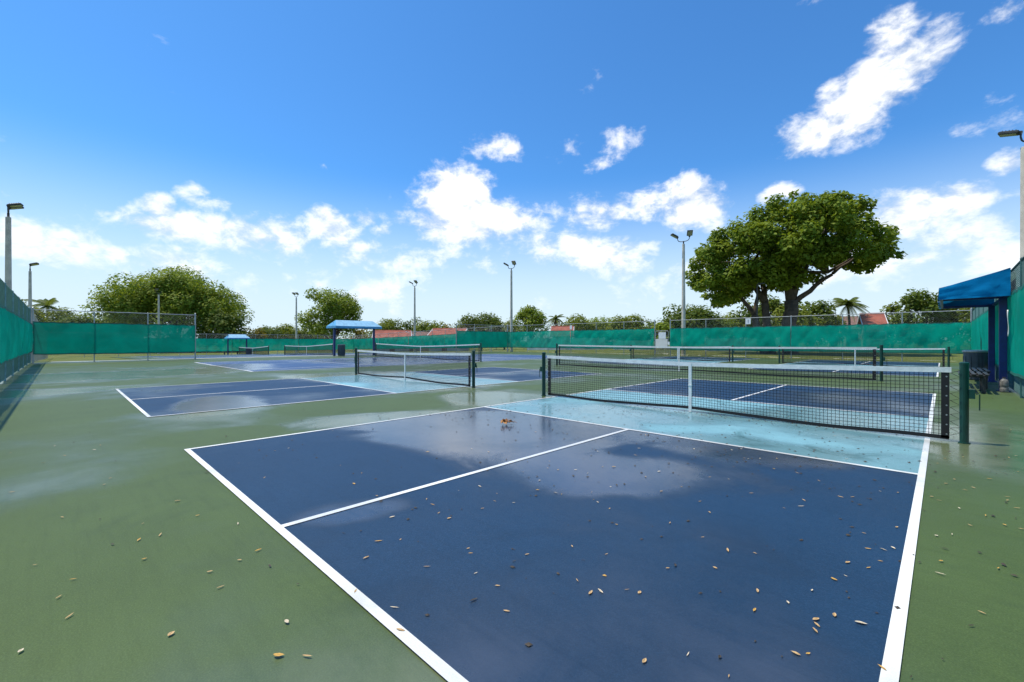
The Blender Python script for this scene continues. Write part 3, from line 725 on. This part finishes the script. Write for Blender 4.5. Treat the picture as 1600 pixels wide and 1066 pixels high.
def limb(m, p, q, r0, r1, rnd, sag=.1, n=5):
    p, q = Vector(p), Vector(q); L = (q - p).length; pts = []; rr = []
    for i in range(n + 1):
        f = i / n; j = Vector((rnd.uniform(-1, 1), rnd.uniform(-1, 1), rnd.uniform(-1, 1))) * L * .035 * math.sin(math.pi * f)
        c = p.lerp(q, f) + j + Vector((0, 0, sag * L * math.sin(math.pi * f))); pts.append(c); rr.append(r0 + (r1 - r0) * f ** .8)
    m.tube(pts, rr, 7); return pts
def crown_clumps(n, rx, ry, rz_, z0, rnd, rad, lo=-.75):
    out = []
    while len(out) < n:
        d = Vector((rnd.gauss(0, 1), rnd.gauss(0, 1), rnd.gauss(0, 1))).normalized()
        if d.z < lo: continue
        k = rnd.uniform(.45, 1) ** .6 * (1 + .42 * mnoise.noise(d * 1.9 + Vector((rnd.random() * .1 + n, 0, 0))))
        out.append((d.x * rx * k, d.y * ry * k, z0 + d.z * rz_ * k, rad * rnd.uniform(.7, 1.3)))
    return out
def tree(name, loc, label, mat, h, rx, seed, zc=.62, rzf=.40, nclump=60, rad=None, per=60, size=.3, trunk=.25, cat='tree', group=None, low=-.75, lean=0):
    rnd = random.Random(seed); t = thing(name, loc, label, cat, group); rz_ = h * rzf; z0 = h - rz_
    rad = rad or rx * .27
    cl = crown_clumps(nclump, rx - rad * .6, (rx - rad * .6) * .95, rz_ - rad * .5, z0, rnd, rad, low)
    V, Fc = leaves(cl, per, size, seed); obj('crown', np_mesh('crown', V, Fc, 3), M[mat], t)
    m = MB(); fork = Vector((lean, 0, max(.8, (z0 - rz_) * .8 + .6)))
    limb(m, (0, 0, -.3), fork, trunk, trunk * .75, rnd, 0)
    for c in cl[:14]: limb(m, fork - Vector((0, 0, .2)), c[:3], trunk * .55, .03, rnd, .05, 4)
    obj('trunk', m, M['bark'], t, smooth=True); return t
# the big shade tree
D0 = 44.0; tx, ty = at_depth(1228, D0)
rnd = random.Random(11); K0 = D0 / F_PX
OUT = [(1060, 445), (1066, 415), (1085, 385), (1105, 362), (1130, 345), (1160, 340), (1180, 325), (1205, 312), (1240, 306), (1275, 314), (1300, 318), (1345, 324), (1362, 342), (1350, 362), (1378, 364), (1398, 385),
       (1396, 418), (1372, 432), (1345, 440), (1325, 428), (1302, 436), (1292, 452), (1272, 446), (1250, 455), (1222, 462), (1192, 446), (1172, 462), (1140, 478), (1112, 482), (1092, 466), (1082, 450)]
def inside(x, y, P_):
    c = False; j = len(P_) - 1
    for i in range(len(P_)):
        if (P_[i][1] > y) != (P_[j][1] > y) and x < (P_[j][0] - P_[i][0]) * (y - P_[i][1]) / (P_[j][1] - P_[i][1]) + P_[i][0]: c = not c
        j = i
    return c
def edge_dist(x, y, P_):
    best = 1e9
    for a, b in zip(P_, P_[1:] + P_[:1]):
        dx, dy = b[0] - a[0], b[1] - a[1]; k = max(0, min(1, ((x - a[0]) * dx + (y - a[1]) * dy) / (dx * dx + dy * dy)))
        best = min(best, math.hypot(x - a[0] - dx * k, y - a[1] - dy * k))
    return best
bt = thing('shade_tree', (tx, ty, 0), 'huge spreading shade tree with thick dark limbs behind the back fence', 'tree')
bt.rotation_euler = (0, 0, YAW - math.atan((1228 - 800) / F_PX))
cl = []
while len(cl) < 330:
    u = rnd.uniform(1055, 1402); v = rnd.uniform(302, 485)
    if not inside(u, v, OUT): continue
    e = edge_dist(u, v, OUT)
    if e < 7: continue
    x = (u - 1232) * K0 * .86; z = z_at(v, D0)
    dep = min(7.5, (e / 100) ** .5 * 9.0); y = rnd.uniform(-1, 1); y = math.copysign(abs(y) ** .55, y) * dep
    rr = min(e * K0 * .95, rnd.uniform(.75, 1.25))
    # leave some hollows between the leaf masses
    if mnoise.noise((x * .33, y * .33, z * .42)) > .28 and e > 24 and rnd.random() < .85: continue
    cl.append((x, y, z, max(.5, rr)))
V, Fc = leaves(cl, 170, .38, 5, .8, .45); obj('crown', np_mesh('crown', V, Fc, 3), M['leaf_big'], bt)
m = MB()
def L3(u, v, y=0): return ((u - 1228) * K0 * .85, y, z_at(v, D0))
limb(m, (0.4, 0, -.3), L3(1236, 470), .72, .60, rnd, 0); limb(m, (-1.2, .3, -.3), L3(1194, 468, .2), .42, .34, rnd, 0)
limb(m, (-1.8, -.5, -.3), L3(1178, 492, -.5), .42, .34, rnd, 0)
for (a, b, r0, r1) in (((1236, 470), (1222, 400), .48, .24), ((1236, 470), (1262, 410), .42, .2), ((1240, 474), (1298, 432), .30, .15), ((1298, 432), (1352, 400), .16, .07), ((1194, 470), (1190, 425), .36, .2), ((1194, 470), (1160, 425), .34, .16), ((1178, 492), (1148, 455), .28, .13), ((1178, 494), (1184, 445), .26, .14), ((1148, 455), (1100, 430), .15, .06), ((1222, 400), (1205, 350), .3, .1), ((1262, 410), (1290, 360), .24, .08), ((1222, 400), (1245, 345), .24, .08)):
    limb(m, L3(*a, y=rnd.uniform(-.3, .3)), L3(*b, y=rnd.uniform(-1, 1)), r0, r1, rnd, .04)
for c in rnd.sample(cl, 46):
    s = rnd.choice([(1236, 450), (1262, 412), (1222, 402), (1190, 440), (1290, 430), (1160, 430)]); limb(m, L3(*s), c[:3], .15, .03, rnd, .06, 4)
obj('trunk', m, M['bark'], bt, smooth=True)

TREES = [  # u, top v, half-width px, depth, material, label, clumps, extra
    (277, 421, 96, 84, 'leaf_bright', 'wide dome-shaped tree behind the left wing fence', 150, dict(rzf=.46, size=.46, per=62, rad=2.4, low=-.5)),
    (345, 486, 38, 80, 'leaf_dark', 'dark lower tree spilling from the right side of the wide left tree', 50, dict(rzf=.48, size=.5)),
    (520, 447, 48, 92, 'leaf_bright', 'bright green airy tree behind the blue gabled shelter', 60, dict(rzf=.44, size=.46, per=62, rad=1.7)),
    (190, 478, 40, 90, 'leaf_bright', 'light green tree at the left foot of the wide dome tree', 40, {}),
    (130, 488, 42, 88, 'leaf_dark', 'dark green tree above the left wing fence rail', 40, {}),
    (96, 476, 40, 92, 'leaf_mid', 'olive tree beside the left palm', 40, {}),
    (30, 468, 30, 76, 'leaf_mid', 'tree showing over the near fence at the left edge', 30, {}),
    (398, 508, 18, 95, 'leaf_yellow', 'small yellow-green tree right of the wide left tree', 24, {}),
    (415, 508, 28, 104, 'leaf_dark', 'small dark tree between the yellow tree and the slim pole', 24, {}),
    (446, 506, 30, 108, 'leaf_mid', 'rounded olive tree touching the slim distant pole', 26, {}),
    (488, 512, 32, 112, 'leaf_dark', 'low dark tree below the bright airy tree', 24, {}),
    (560, 512, 18, 98, 'leaf_yellow', 'yellowish bush seen under the gabled shelter roof', 22, {}),
    (608, 499, 32, 118, 'leaf_mid', 'rounded tree above the left red roof', 40, {}),
    (636, 495, 26, 120, 'leaf_dark', 'dark tree just left of the pole over the red roofs', 30, {}),
    (668, 501, 28, 112, 'leaf_mid', 'reddish-green tree just right of the pole over the red roofs', 30, {}),
    (697, 504, 18, 118, 'leaf_yellow', 'yellow-topped tree above the right red roof', 26, {}),
    (752, 489, 44, 92, 'leaf_dark', 'broad feathery dark tree above the dark wing fence', 50, {}),
    (788, 493, 34, 100, 'leaf_mid', 'tree directly behind the middle double-lamp pole', 26, {}),
    (829, 476, 27, 86, 'leaf_bright', 'umbrella-shaped green tree right of the middle double-lamp pole', 44, dict(rzf=.36)),
    (905, 491, 34, 98, 'leaf_mid', 'green tree behind the small white plate', 34, {}),
    (940, 493, 38, 104, 'leaf_bright', 'light green tree right of the small white plate', 34, {}),
    (982, 491, 38, 96, 'leaf_mid', 'dense tree left of the gate', 36, {}),
    (1018, 496, 16, 88, 'leaf_dark', 'small tree right behind the gate post', 24, {}),
    (1036, 499, 18, 70, 'leaf_bright', 'light green bush showing above the gate', 24, dict(rzf=.5)),
    (1083, 475, 50, 74, 'leaf_dark', 'rounded dark olive tree behind the pole beside the big tree', 60, dict(rzf=.5)),
    (1145, 489, 40, 84, 'leaf_mid', 'low trees gap-filling tree left of the big trunk', 30, {}),
    (1172, 470, 34, 60, 'leaf_dark', 'dark shrubby tree below the left lobe of the big tree', 44, dict(rzf=.5)),
    (1208, 462, 40, 64, 'leaf_dark', 'dark leafy tree among the trunks of the big tree', 44, dict(rzf=.5)),
    (1240, 464, 40, 60, 'leaf_mid', 'leafy understorey tree hiding the foot of the big trunk', 40, dict(rzf=.5)),
    (1268, 458, 40, 66, 'leaf_dark', 'dark tree right of the big tree trunk', 50, dict(rzf=.5)),
    (1300, 486, 24, 70, 'leaf_mid', 'low tree at the left of the palm', 30, dict(rzf=.5)),
    (1394, 474, 24, 66, 'leaf_mid', 'tree right of the red-roofed house near the palm', 34, dict(rzf=.5)),
    (1446, 450, 40, 60, 'leaf_dark', 'tall rounded tree left of the blue canopy', 60, dict(rzf=.5)),
    (1498, 462, 34, 58, 'leaf_mid', 'tree behind the blue canopy edge', 44, dict(rzf=.5)),
    (1545, 470, 30, 62, 'leaf_dark', 'tree hidden behind the blue canopy posts', 34, dict(rzf=.5)),
]
for i, (u, v, hw_, d, mat, lab, nc, ex) in enumerate(TREES):
    x, y = at_depth(u, d); zb = zg(x); h = z_at(v, d) - zb; rx = hw_ * d / F_PX
    kw = dict(size=.50, per=46, rzf=.46, trunk=.12 + .014 * h); kw.update(ex); kw.setdefault('rad', max(.8, rx * .33))
    lab = lab.replace('low trees gap-filling tree', 'low olive tree')
    tree('leafy_tree', (x, y, zb), lab, mat, h, rx, 100 + i, nclump=nc, group='trees beyond the fences', **kw)
# clipped hedge masses that close the view under the trees
def hedge(u0, u1, d0, d1, vt, label, seed):
    a = Vector(at_depth(u0, d0)); h = z_at(vt, (d0 + d1) / 2) - zg(a.x) - .5; b = Vector(at_depth(u1, d1)); rnd = random.Random(seed); L = (b - a).length; n = int(L / 1.1); cl = []
    zb = zg(a.x)
    for i in range(n):
        q = a.lerp(b, i / max(1, n - 1)) - a
        for k in range(3): cl.append((q.x + rnd.uniform(-.6, .6), q.y + rnd.uniform(-.8, .8), h * (.28 + .28 * k) + rnd.uniform(-.4, .7), 1.15))
    t = thing('hedge', (a.x, a.y, zb), label, 'hedge'); V, Fc = leaves(cl, 34, .5, seed); obj('foliage', np_mesh('foliage', V, Fc, 3), M['leaf_dark' if seed % 2 else 'leaf_mid'], t)
    m = MB()
    for i in range(0, n, 3):
        q = a.lerp(b, i / max(1, n - 1)) - a; limb(m, (q.x, q.y, -.2), (q.x + .1, q.y, h * .6), .06, .03, rnd, 0, 2)
    obj('stems', m, M['bark'], t)
hedge(20, 330, 96, 98, 500, 'long dark hedge behind the left wing fence', 31)
hedge(330, 585, 116, 124, 516, 'low far hedge behind the outer left fence', 32)
hedge(712, 1015, 108, 98, 502, 'long hedge under the trees left of the gate', 33)
hedge(1048, 1340, 80, 74, 500, 'long hedge below the big tree behind the back fence', 35)
hedge(1375, 1590, 70, 64, 488, 'hedge behind the right end of the back fence', 37)

def palm(u, v, d, label, fl, trunk_r, seed, skirt=False, nf=16):
    x, y = at_depth(u, d); zb = zg(x); h = z_at(v, d) - zb; rnd = random.Random(seed)
    t = thing('palm_tree', (x, y, zb), label, 'palm'); m = MB()
    m.tube([(.25 * math.sin(i * .5), 0, h * i / 6 - .2) for i in range(7)], [trunk_r * (1.25 - .07 * i) for i in range(7)], 8); obj('trunk', m, M['bark'], t, smooth=True)
    top = Vector((.25 * math.sin(3), 0, h - .2)); 
    for k in range(nf):
        a = 2 * math.pi * k / nf + rnd.uniform(-.15, .15); up = rnd.uniform(-.35, 1.1); ln = fl * rnd.uniform(.8, 1.1); m = MB(); N = 14; sp_ = []
        for i in range(N + 1):
            f = i / N; r_ = ln * f * math.cos(up * (1 - f * .3)); zz = ln * (f * math.sin(up) - .62 * f * f * (1.15 - .35 * up)); sp_.append(top + Vector((math.cos(a) * r_, math.sin(a) * r_, zz)))
        m.tube(sp_, [.035 * (1 - .85 * i / N) for i in range(N + 1)], 4, False); side = Vector((-math.sin(a), math.cos(a), 0))
        for i in range(1, N + 1):
            f = i / N; w = ln * .24 * math.sin(math.pi * min(1, f * .85 + .12)) ** .6; tdir = (sp_[i] - sp_[i - 1]).normalized()
            for s in (-1, 1):
                for h_ in (0, .5):
                    p = sp_[i - 1].lerp(sp_[i], h_); e = p + (side * s * .8 + tdir * .55 + Vector((0, 0, -.45 - .3 * f))).normalized() * w
                    q = tdir * ln * .022; m.add([p - q, p + q, e], [(0, 1, 2)])
        obj('frond', m, M['palm'], t)
    if skirt:
        V, Fc = leaves([(top.x, 0, h - .9, .75)], 90, .5, seed); obj('dry_skirt', np_mesh('dry_skirt', V, Fc, 3), M['frond_brown'], t)
palm(1324, 474, 62, 'coconut palm with drooping fronds right of the big tree', 2.7, .15, 51, nf=28)
palm(74, 476, 92, 'feathery palm rising over the fence at far left', 4.6, .2, 52)
palm(868, 496, 92, 'short palm with a brown skirt right of the umbrella-shaped tree', 2.4, .2, 53, True, 22)

# thin hooked lamp post in front of the big tree's left trunk
lx, ly = at_depth(1183, 41.5)
lt = thing('street_lamp', (lx, ly, 0), 'thin dark hooked lamp post in front of the big tree trunk', 'street lamp')
hz_ = z_at(443, 41.5)
m = MB(); m.tube([(0, 0, -.1), (0, 0, hz_ - .4), (.02, .0, hz_ - .1), (.14, 0, hz_ + .02), (.3, 0, hz_ - .02)], .05, 8); obj('pole', m, M['lamp_metal'], lt)
m = MB(); m.bevelbox((.46, 0, hz_ - .04), (.42, .2, .10), .02); obj('lamp_head', m, M['lamp_metal'], lt)

# ------------------------------------------------------------------ houses beyond the fences
def house(u, d, w, dep, wall_h, ridge_h, label, roof, rz, wallm='stucco', zb=None):
    """gabled house, ridge along local x, tiled roof with rows of tiles, windows and a door"""
    x, y = at_depth(u, d); zb = zg(x) if zb is None else zb
    t = thing('house', (x, y, zb), label, 'house', 'houses beyond the back fence', rz); hx, hy = w / 2, dep / 2
    m = MB(); m.add([(-hx, -hy, -.3), (hx, -hy, -.3), (hx, hy, -.3), (-hx, hy, -.3), (-hx, -hy, wall_h), (hx, -hy, wall_h), (hx, hy, wall_h), (-hx, hy, wall_h), (-hx, 0, ridge_h - .12), (hx, 0, ridge_h - .12)],
        [(0, 1, 5, 4), (2, 3, 7, 6), (1, 2, 6, 9, 5), (3, 0, 4, 8, 7), (4, 5, 9, 8), (6, 7, 8, 9)]); obj('wall', m, M[wallm], t)
    ov = .45; sl = (ridge_h - wall_h) / hy
    for s in (-1, 1):
        m = MB(); n = 14
        for i in range(n):
            y0 = (hy + ov) * i / n; y1 = (hy + ov) * (i + 1) / n; z0 = ridge_h - sl * y0; z1 = ridge_h - sl * y1 + .05
            m.add([(-hx - ov, s * y0, z0), (hx + ov, s * y0, z0), (hx + ov, s * y1, z1), (-hx - ov, s * y1, z1), (-hx - ov, s * y1, z1 - .06), (hx + ov, s * y1, z1 - .06)], [(0, 1, 2, 3), (3, 2, 5, 4)])
        rf = obj('roof_slope', m, M[roof], t)
        m = MB()
        for e in (-1, 1):
            X = e * (hx + ov + .02); m.add([(X - .04, 0, ridge_h + .02), (X + .04, 0, ridge_h + .02), (X + .04, s * (hy + ov), ridge_h + .07 - sl * (hy + ov)), (X - .04, s * (hy + ov), ridge_h + .07 - sl * (hy + ov)), (X - .04, 0, ridge_h - .24), (X + .04, 0, ridge_h - .24), (X + .04, s * (hy + ov), ridge_h - .19 - sl * (hy + ov)), (X - .04, s * (hy + ov), ridge_h - .19 - sl * (hy + ov))], [(0, 1, 2, 3), (4, 5, 6, 7), (0, 3, 7, 4), (1, 2, 6, 5), (2, 3, 7, 6)])
        obj('barge_board', m, M['white'], rf)
    m = MB(); m.tube([(-hx - ov, 0, ridge_h + .03), (hx + ov, 0, ridge_h + .03)], .09, 6); obj('ridge_cap', m, M[roof], t)
    for (wx, s) in ((-hx * .55, -1), (hx * .5, -1), (-hx * .5, 1), (hx * .5, 1)):
        m = MB(); m.bevelbox((wx, s * (hy + .02), wall_h * .56), (1.5, .08, 1.15), .02); wn_ = obj('window', m, M['white'], t)
        m = MB(); m.box((wx, s * (hy + .055), wall_h * .56), (1.3, .03, .95)); obj('pane', m, M['glass'], wn_)
    m = MB(); m.bevelbox((0, -hy - .02, 1.0), (.95, .07, 2.05), .02); obj('door', m, M['roof_brown'], t)
A1 = YAW
def hz_at(u, v, d): x, y = at_depth(u, d); return z_at(v, d) - zg(x)
house(613, 86, 6.2, 8.0, 2.5, hz_at(613, 516.5, 86), 'white-gabled house with a red tiled roof left of the roof pole', 'roof_red', A1 + .25)
house(656, 90, 8.0, 6.4, 2.5, hz_at(656, 518.5, 90), 'house with a brownish roof and a white gable in the middle of the three', 'roof_brown', A1 + 1.15)
house(703, 82, 5.6, 7.6, 2.6, hz_at(703, 513.5, 82), 'house with a pinkish red roof beside the dark wing fence', 'roof_red', A1 - .12)
house(879, 80, 3.2, 4.0, 2.6, hz_at(879, 510, 80), 'low red-roofed outbuilding behind the small white plate', 'roof_red', A1 - .2, 'stucco_w')
house(1362, 62, 1.8, 5.0, 3.6, hz_at(1366, 490, 62), 'house with a terracotta roof right of the coconut palm', 'roof_red', A1 - .55)
house(1338, 74, 6.0, 6.0, 3.4, hz_at(1338, 495, 74), 'cream gabled house low behind the coconut palm', 'roof_brown', A1 - .2)
# low white boundary walls that glimmer through the windscreen
def low_wall(u0, u1, d0, d1, h, label):
    a = Vector(at_depth(u0, d0)); b = Vector(at_depth(u1, d1)); L = (b - a).length; an = math.atan2(b.y - a.y, b.x - a.x)
    t = thing('boundary_wall', (a.x, a.y, zg(a.x)), label, 'wall', None, an)
    m = MB(); m.box((L / 2, 0, h / 2 - .1), (L, .18, h)); obj('wall', m, M['stucco_w'], t)
    m = MB(); m.box((L / 2, 0, h - .06), (L + .1, .28, .10)); obj('coping', m, M['white'], t)
    n = max(1, int(L / 3))
    for i in range(n + 1):
        m = MB(); m.bevelbox((L * i / n, 0, h / 2), (.34, .34, h + .2), .02); obj('pier', m, M['stucco_w'], t)
low_wall(1104, 1159, 56, 55, 1.55, 'low white wall showing through the windscreen right of the gate')
low_wall(1166, 1216, 55, 54, 1.55, 'low white wall showing through the windscreen below the big tree')
low_wall(826, 944, 72, 68, 1.9, 'long low white wall showing through the windscreen left of the gate')
low_wall(960, 1015, 66, 64, 1.3, 'short low white wall showing through the windscreen beside the gate')

# ------------------------------------------------------------------ fallen leaves
def leafmesh(kind, seed):
    r = random.Random(seed); N = 6; vs = []; fs = []; cur = r.uniform(.10, .30); wd = (.15, .20, .13, .25)[kind % 4]; bend = r.uniform(-.2, .2)
    for i in range(N + 1):
        f = i / N; w = wd * math.sin(math.pi * (f * .92 + .04)) ** .75; x = f - .5; y0 = bend * (f - .5) ** 2 * 2; zc = cur * ((f - .45) ** 2) * 1.2
        fold = w * r.uniform(.30, .65)
        vs += [(x, y0 - w, zc + fold + .012), (x, y0, zc + .012), (x, y0 + w, zc + fold * .8 + .012), (x, y0, zc + .002)]
        if i:
            o = 4 * (i - 1); fs += [(o, o + 4, o + 5, o + 1), (o + 1, o + 5, o + 6, o + 2), (o + 2, o + 6, o + 7, o + 3), (o + 3, o + 7, o + 4, o)]
    m = MB(); m.add(vs, fs); m.tube([(.48, bend * .5, cur * .36), (.62, bend * .5 + .03, cur * .4 + .02)], .012, 4); return m.mesh('fallen_leaf')
LM = {}
for nm, c, c2 in (('tan', (0.44, 0.26, 0.10), (0.56, 0.37, 0.18)), ('pale', (0.56, 0.44, 0.29), (0.66, 0.56, 0.42)), ('amber', (0.48, 0.25, 0.05), (0.60, 0.36, 0.08)), ('dark', (0.045, 0.034, 0.024), (0.06, 0.045, 0.03)), ('brown', (0.26, 0.10, 0.025), (0.42, 0.19, 0.05))):
    mt = simple('dry_leaf_' + nm, c, .7, .2, 3.0, c2=c2)
    LM[nm] = [leafmesh(k, 60 + k + 10 * len(LM)) for k in range(4)]
    for me in LM[nm]: me.materials.append(mt)
pts = []
for (x, y) in [(125,370),(260,430),(365,485),(480,497),(115,560),(148,548),(313,558),(477,735),(617,703),(733,775),(738,797),(730,820),(650,918),(700,918),(333,933),(18,950),(370,1012),(865,536),(857,592),(952,558),(1002,530),(1013,482),(933,413),(950,478),(1055,475),(1070,388),(1010,978),(1130,1015),(1235,423),(1300,418),(1375,380),(1493,560),(1425,745),(1380,800),(1590,395),(1440,338),(1520,378),(670,300),(290,178),(1075,243),(1000,237),(835,260),(885,262),(745,193),(655,160),(558,143),(500,100),(570,100),(435,98),(390,135),(370,187),(487,200),(463,245),(363,257),(250,280),(88,238),(290,325),(600,308),(683,275),(717,653),(807,605),(920,790),(200,920),(1330,308),(1215,260),(1245,275),(1275,205),(1310,187),(1455,185),(1530,260),(1532,275),(1570,307),(1355,232),(1390,222),(1525,165),(1575,155),(1240,120),(1330,98),(1270,100),(1270,476),(1255,530),(1250,582),(810,757),(490,655)]:
    pts.append((1000 + x / 2.667, 680 + y / 2.667))
for (x, y) in [(85,452),(145,522),(115,480),(197,549),(245,410),(350,388),(437,425),(425,462),(293,700),(305,724),(523,765),(587,730),(812,690),(868,760),(838,862),(975,838),(905,922),(955,916),(1085,908),(1150,922),(320,960),(485,1015),(330,825),(85,792),(440,888),(1035,580),(1000,500),(983,730),(730,420),(760,428),(910,418),(890,322),(920,455),(940,468),(1005,390),(945,366),(1258,413),(1180,340),(1247,313),(700,262),(690,296),(595,343),(650,358),(830,305),(742,305),(965,290),(1210,210),(1295,290),(1360,390),(520,470),(363,500),(565,316),(640,406),(1020,290),(310,200),(395,215),(90,215),(65,120),(600,62),(670,160),(630,115),(1180,130),(1130,232),(1180,248),(930,160),(940,212)]:
    pts.append((640 + x / 3.2, 640 + y / 3.2))
for (x, y) in [(205,526),(470,547),(527,584),(370,615),(457,600),(475,664),(115,684),(240,731),(193,790),(228,853),(68,968),(562,912),(788,668),(690,706),(725,757),(850,635),(888,687),(943,872),(915,984),(1010,985),(1297,825),(1318,900),(1170,770),(1130,579),(1245,605),(1318,600),(1290,525),(1205,660),(650,520),(583,472),(363,397),(342,418),(783,547),(680,377),(770,433),(295,245),(180,290),(142,345),(213,322),(310,303),(330,288),(475,297),(35,313),(935,228),(40,443),(1095,240),(1035,320),(1120,355),(1165,415),(870,395),(785,347),(950,298),(905,306),(1190,380),(1240,455)]:
    pts.append((x / 2.106, 560 + y / 2.106))
DARK = {(850, 635), (1205, 660), (650, 520), (363, 397), (935, 228)}
rl = random.Random(21)
def place_leaf(u, v, size=None, tone=None):
    x, y = ground_at(u, v); d = F_PX * CAM_H / (v - HOR)
    on = 'blue' if (0 < x < 6.1 and 0 < y < 4.6) else ('aqua' if (0 < x < 6.1 and 4.6 <= y < 8.8) else ('right' if x >= 6.1 else 'green'))
    if tone is None: tone = rl.choices(['tan', 'pale', 'amber', 'dark'], [.46, .20, .18, .16])[0] if d < 4.5 else rl.choices(['tan', 'pale', 'dark'], [.35, .42, .23])[0]
    s = size or rl.uniform(.020, .038)
    o = obj('fallen_leaf', rl.choice(LM[tone]), None); o.location = (x, y, .0085); o.rotation_euler = (rl.uniform(-.12, .12), rl.uniform(-.1, .1), rl.uniform(0, 6.28)); o.scale = (s * rl.uniform(.75, 1.25), s * rl.uniform(.6, 1.15), s * rl.uniform(.3, 1.0))
    tw = dict(tan='tan', pale='pale cream', amber='amber yellow', dark='dark brown')[tone]
    wh = dict(blue='on the dark blue foreground court', aqua='on the pale blue zone by the near net', right='on the green strip right of the foreground court', green='on the green paving left of the foreground court')[on]
    tag(o, 'small %s fallen leaf lying %s' % (tw, wh), 'leaf', '%s fallen leaves %s' % (tw, wh))
for (u, v) in pts: place_leaf(u, v)
for k in range(24):                                   # more of them thin out towards the net and the right fence
    u = rl.uniform(900, 1590); v = rl.uniform(640, 720)
    place_leaf(u, v, rl.uniform(.022, .04))
# crumpled big brown leaf
bx, by = ground_at(791, 663.5); rnd = random.Random(5)
m = MB()
for k in range(7):
    a = rnd.uniform(0, 6.28); L = rnd.uniform(.07, .12); N = 5; vs = []; fs = []; rise = rnd.uniform(.5, 1.1)
    for i in range(N + 1):
        f = i / N; w = .038 * math.sin(math.pi * (f * .9 + .06)); r_ = L * f; z = .012 + .06 * rise * math.sin(math.pi * f * .9) + rnd.uniform(0, .008)
        c = Vector((math.cos(a + f * .8) * r_, math.sin(a + f * .8) * r_, z)); s = Vector((-math.sin(a + f), math.cos(a + f), rnd.uniform(-.5, .5))) * w
        vs += [c - s, c + Vector((0, 0, -.008)), c + s]
        if i: o = 3 * (i - 1); fs += [(o, o + 3, o + 4, o + 1), (o + 1, o + 4, o + 5, o + 2)]
    m.add(vs, fs)
m.tube([(.03, .02, .03), (.10, .06, .05), (.15, .07, .035)], .004, 5)
me = m.mesh('crumpled_leaf'); me.materials.append(LM['brown'][0].materials[0])
tag(obj('crumpled_leaf', me, None, loc=(bx, by, .006)), 'large crumpled orange-brown dead leaf on the far end of the foreground court', 'leaf')
# specks of bark, seeds and leaf crumbs, too many and too small to count
V = []; Fc = []; rr = np.random.RandomState(9)
def speck(x, y, s, z=.0085):
    a = rr.rand() * 6.28; c, s_ = math.cos(a), math.sin(a); k = .3 + .5 * rr.rand(); o = len(V); h = s * (.25 + .3 * rr.rand())
    for (p, q, zz) in ((-1, 0, 0), (0, -k, 0), (1, 0, 0), (0, k, 0), (.1, 0, h)): V.append((x + (p * c - q * s_) * s, y + (p * s_ + q * c) * s, z + zz))
    for i in range(4): Fc.append((o + i, o + (i + 1) % 4, o + 4))
for k in range(1500):
    if k < 700: x = rr.uniform(-.2, 6.2); y = rr.uniform(3.2, 8.6)
    elif k < 1150: x = rr.uniform(-2.5, 7.2); y = rr.uniform(.5, 9)
    else: x = rr.uniform(-12, 7.2); y = rr.uniform(-1, 16)
    speck(x, y, rr.choice([.006, .009, .013, .018]))
for k in range(260): speck(3.05 + rr.normal() * 1.0, 6.62 + rr.normal() * .12, rr.choice([.008, .014]))
me = np_mesh('leaf_crumbs', V, Fc, 3); me.materials.append(LM['dark'][0].materials[0])
tag(obj('leaf_crumbs', me, None), 'dark crumbs of leaf and bark scattered over the courts', 'leaf litter', kind='stuff')
